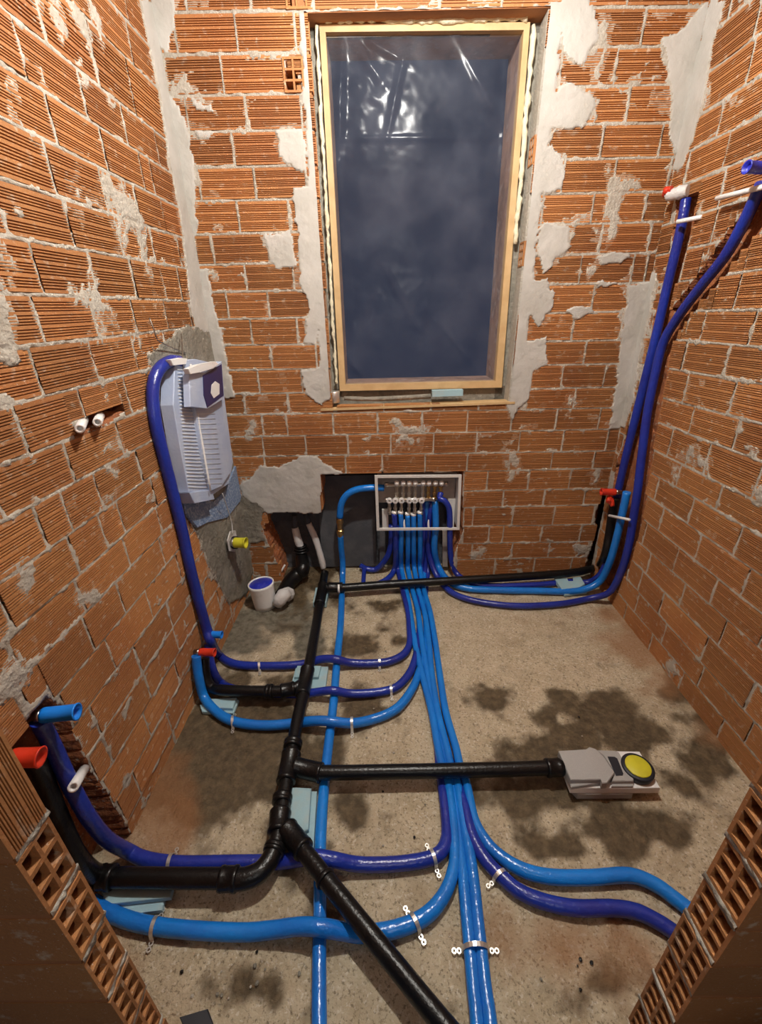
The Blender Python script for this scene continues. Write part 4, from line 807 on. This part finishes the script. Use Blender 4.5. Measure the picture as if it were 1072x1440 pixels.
# yellow-capped outlet under the cistern
plug('yellow_cap', hit('L', 330, 763, .055), (1, -.1, 0), .066, .029, 'yellow', 'bright yellow cap on the cement below the cistern', True)
mb = MB().lathe(hit('L', 328, 763, .035), (1, -.1, 0), [(0, .03), (.0, .036), (.022, .036), (.022, .028)], 20); tag(obj('pipe_collar', mb, 'rubber'), 'dark collar behind the yellow cap', 'collar')
mb = MB(); a = [hit('L', x, y, .03) for x, y in ((322,747),(330,746),(333,760),(330,776),(323,775),(320,760))]; mb.prism([p+np.array([.012*random.random(), 0, 0]) for p in a], (-.006, 0, 0)); tag(obj('paper_scrap', mb, 'tape'), 'scrap of white paper behind the yellow cap', 'paper')

# ------------------------------------------------------------ concealed cistern on the left wall
cs = thing('concealed_cistern', 'pale blue wrapped concealed cistern in the left wall with blue inspection box', 'cistern', hit('L', 290, 640, 0))
def lprism(name, pts, d0, d1, m_, parent, lab=None):
    top = [hit('L', x, y, d1) for x, y in pts]; nL = FR['L'][3]; n_ = np.cross(top[1]-top[0], top[2]-top[0])
    if n_@nL < 0: top = top[::-1]
    mb = MB().prism(top, nL*(d0-d1)); o = obj(name, mb, m_, parent)
    if lab: o['label'] = lab
    return o
lprism('tank', [(246,508),(276,505),(306,512),(316,560),(328,650),(322,680),(300,696),(266,692),(254,630),(244,570)], .008, .060, 'cistern', cs)
lprism('tank_shoulder', [(272,560),(286,545),(312,560),(322,640),(326,662),(312,684),(298,690),(286,640)], .0605, .078, 'cistern', cs)
lprism('tank_foot', [(266,693),(298,688),(302,702),(274,708)], .008, .066, 'cistern', cs)
# netting folds hanging round the lower end
o = lprism('netting_skirt', [(256,680),(268,695),(300,706),(318,690),(332,655),(346,672),(338,705),(320,728),(292,735),(278,742),(262,722)], .004, .016, 'netfilm', cs, 'blue glass fibre netting hanging below the tank')
mb = MB()
for k in range(34):
    y = 520+k*5; f = (y-515)/170; xl = 247+f*18+(2 if y < 545 else 0); xr = 270+f*22
    a, b_ = hit('L', xl, y, .0615), hit('L', xr, y+1, .0615); mb.tube([a, (a+b_)/2+np.array([.002, 0, 0]), b_], .0016, 5, 2)
for k in range(16):
    y = 575+k*7; a, b_ = hit('L', 274+(y-560)*.13, y, .0795), hit('L', 300+(y-560)*.11, y, .0795); mb.tube([a, b_], .0009, 4, 1, False)
o = obj('mesh_net', mb, 'white', cs); o['kind'] = 'stuff'
mb = MB(); mb.tube([hit('L', 268, 512, .066), hit('L', 274, 560, .07), hit('L', 284, 620, .08), hit('L', 296, 690, .08)], .0045, 8, 4, wob=.3); obj('net_seam', mb, 'white', cs)
bxs = lprism('inspection_box', [(266,522),(289,524),(312,508),(316,560),(292,575),(268,572)], .0785, .105, 'cistern', cs)
lprism('box_label', [(286,528),(312,512),(315,556),(292,573),(287,556)], .1052, .108, 'label', cs, 'dark blue printed front of the inspection box')
lprism('label_logo', [(298,541),(303,536),(309,540),(309,554),(301,560),(297,553)], .1082, .1095, 'white', cs, 'white rounded emblem on the dark label')
lprism('box_lid', [(265,519),(278,513),(303,508),(308,512),(300,518),(280,524),(268,526)], .100, .122, 'white', cs, 'white foam strip across the box top')
lprism('top_flap', [(240,506),(252,503),(264,504),(262,512),(244,514)], .055, .075, 'white', cs)
mb = MB().tube([hit('L', 313, 694, .07), hit('L', 320, 715, .05), hit('L', 326, 735, .045), hit('L', 327, 752, .045)], .0025, 6, 4); tag(obj('net_cord', mb, 'tape'), 'white cord hanging from the cistern to the yellow cap', 'cord')

# ------------------------------------------------------------ waste connector, drain bits in the recess
nb = thing('waste_connector', 'white waste pipe stub with a blue lid standing in the left rear corner', 'pipe stub', F_(374, 852, 0))
a = F_(374, 852, .0); ax = np.array([-.06, .03, 1.])
obj('pipe_body', MB().lathe(a, ax, [(0, .058), (0, .064), (.03, .066), (.135, .072), (.15, .075), (.165, .076), (.165, .069), (.155, .069)], 32), 'white', nb)
obj('lid', MB().lathe(a+ax*.150, ax, [(0, .068), (.008, .069), (.010, .066), (.010, .045), (.013, .043), (.013, .001)], 32), 'lid_blue', nb)
mb = MB().tube([F_(390,850,.04), F_(398,838,.09), F_(405,836,.05), F_(408,842,.02)], [.03, .042, .04, .022], 9, 5, wob=.45); tag(obj('plaster_lump', mb, 'tape'), 'white crumpled plastic scrap behind the blue-lidded stub', 'scrap')
t = thing('waste_elbow', 'dirty black waste elbow coming out of the recess at left', 'pipe elbow', F_(415, 830, 0))
obj('elbow_body', MB().tube([hit('B', 424,782,-.10), F_(426,800,.10), F_(420,806,.07), F_(408,818,.05), F_(396,838,.035)], [.040,.046,.048,.046,.042], 18, 5, wob=.06), 'black', t)
p = hit('B', 424, 775, -.11)
for k, (h, r) in enumerate(((0, .046), (.018, .042), (.034, .036))): obj('seal_ring', MB().lathe(p+e2*h, e2, [(0, r*.7), (0, r), (.006, r+.003), (.012, r), (.012, r*.7)], 24), 'black', t)
def taped(pts, r, label):
    t = thing('taped_pipe', label, 'pipe', pts[0]); obj('tape_wrap', MB().tube(pts, r, 14, 6, wob=.12), 'tape', t); return t
t = taped([hit('B',415,742,-.13), hit('B',418,755,-.12), hit('B',422,768,-.11), hit('B',423,776,-.10)], [.022,.026,.026,.018], 'left short pipe wrapped in white tape inside the recess')
obj('pipe_end', MB().tube([hit('B',414,724,-.14), hit('B',415,744,-.13)], .019, 12, 2), 'recess', t)
t = taped([hit('B',434,736,-.14), hit('B',443,756,-.12), hit('B',449,775,-.10), hit('B',453,790,-.09), hit('B',455,799,-.085)], [.02,.021,.021,.022,.018], 'right longer pipe wrapped in white tape inside the recess')
obj('pipe_end', MB().tube([hit('B',430,722,-.15), hit('B',434,738,-.14)], .017, 12, 2), 'recess', t)
rod('white_dowel', hit('B', 401, 794, -.06), hit('B', 393, 808, -.03), .006, 'white', 'short white stick leaning left of the black waste elbow', 'stick')
# broken mortar lumps on the floor at the left rear corner
def lump(x, y, r, m_, label, cat='rubble', grp=None):
    c_ = F_(x, y, r*.35); rs = random.Random(int(x*31+y)); n, k = 8, 5; V = [c_+np.array([0, 0, r*.7])]; F3 = []
    for i in range(1, k):
        for j in range(n):
            a = 2*math.pi*j/n; ph = math.pi*i/k; q_ = r*rs.uniform(.75, 1.2); V.append(c_+np.array([q_*math.sin(ph)*math.cos(a), q_*math.sin(ph)*math.sin(a), q_*.7*math.cos(ph)]))
    V.append(c_-np.array([0, 0, r*.6]))
    for j in range(n): F3.append((0, 1+j, 1+(j+1) % n))
    for i in range(k-2):
        for j in range(n): a = 1+i*n; F3.append((a+j, a+n+j, a+n+(j+1) % n, a+(j+1) % n))
    for j in range(n): F3.append((len(V)-1, 1+(k-2)*n+(j+1) % n, 1+(k-2)*n+j))
    mb = MB().add(V, F3); return tag(obj('mortar_crumb', mb, m_), label, cat, grp)
rs = random.Random(5)
for i in range(46):
    x, y = rs.choice([(rs.uniform(500, 560), rs.uniform(850, 1000)), (rs.uniform(640, 900), rs.uniform(860, 1180)), (rs.uniform(480, 600), rs.uniform(1110, 1190)), (rs.uniform(250, 440), rs.uniform(1320, 1420)), (rs.uniform(720, 860), rs.uniform(1320, 1420)), (rs.uniform(470, 600), rs.uniform(1030, 1060))])
    lump(x, y, rs.uniform(.0025, .0055), rs.choice(['cement', 'cement', 'mortar', 'black']), 'crumb of building rubble on the concrete floor', 'rubble', 'crumbs of rubble on the floor')
mb = MB(); mb.prism([F_(*p, .035) for p in ((252,1430),(292,1418),(300,1440),(262,1452))], (0, 0, -.03)); tag(obj('rubber_offcut', mb, 'rubber'), 'black offcut on the floor at the bottom edge beside the left jamb', 'offcut')
t = thing('cement_sack', 'crumpled pale cement sack at the bottom right corner outside the doorway', 'sack', (.75, .2, .0))
mb = MB().tube([(.60, .26, .16), (.72, .25, .30), (.86, .24, .34), (1.0, .22, .30)], [.05, .09, .10, .07], 14, 5, wob=.15); obj('sack_body', mb, 'cement', t)
mb = MB().tube([(.72, .25, .0), (.80, .24, .12), (.84, .24, .26)], [.12, .13, .10], 14, 5, wob=.12); obj('sack_base', mb, 'cement', t)
GR = {'pipe': 'blue sleeved pipes fed from the manifold', 'white_dowel': 'white rods and sticks', 'white_conduit': 'white conduit ends', 'blue_plug': 'sky blue plugs', 'red_plug': 'red plugs',
      'foam_packer': 'pale blue foam packers', 'foam_packer_stack': 'pale blue foam packers', 'tie_wire': 'wires above the cistern', 'taped_pipe': 'taped pipes in the recess', 'manifold': 'manifold bars in the cabinet'}
for o in list(C.objects):
    b = o.name.split('.')[0]
    if o.parent is None and b in GR and 'category' in o and 'group' not in o: o['group'] = GR[b]
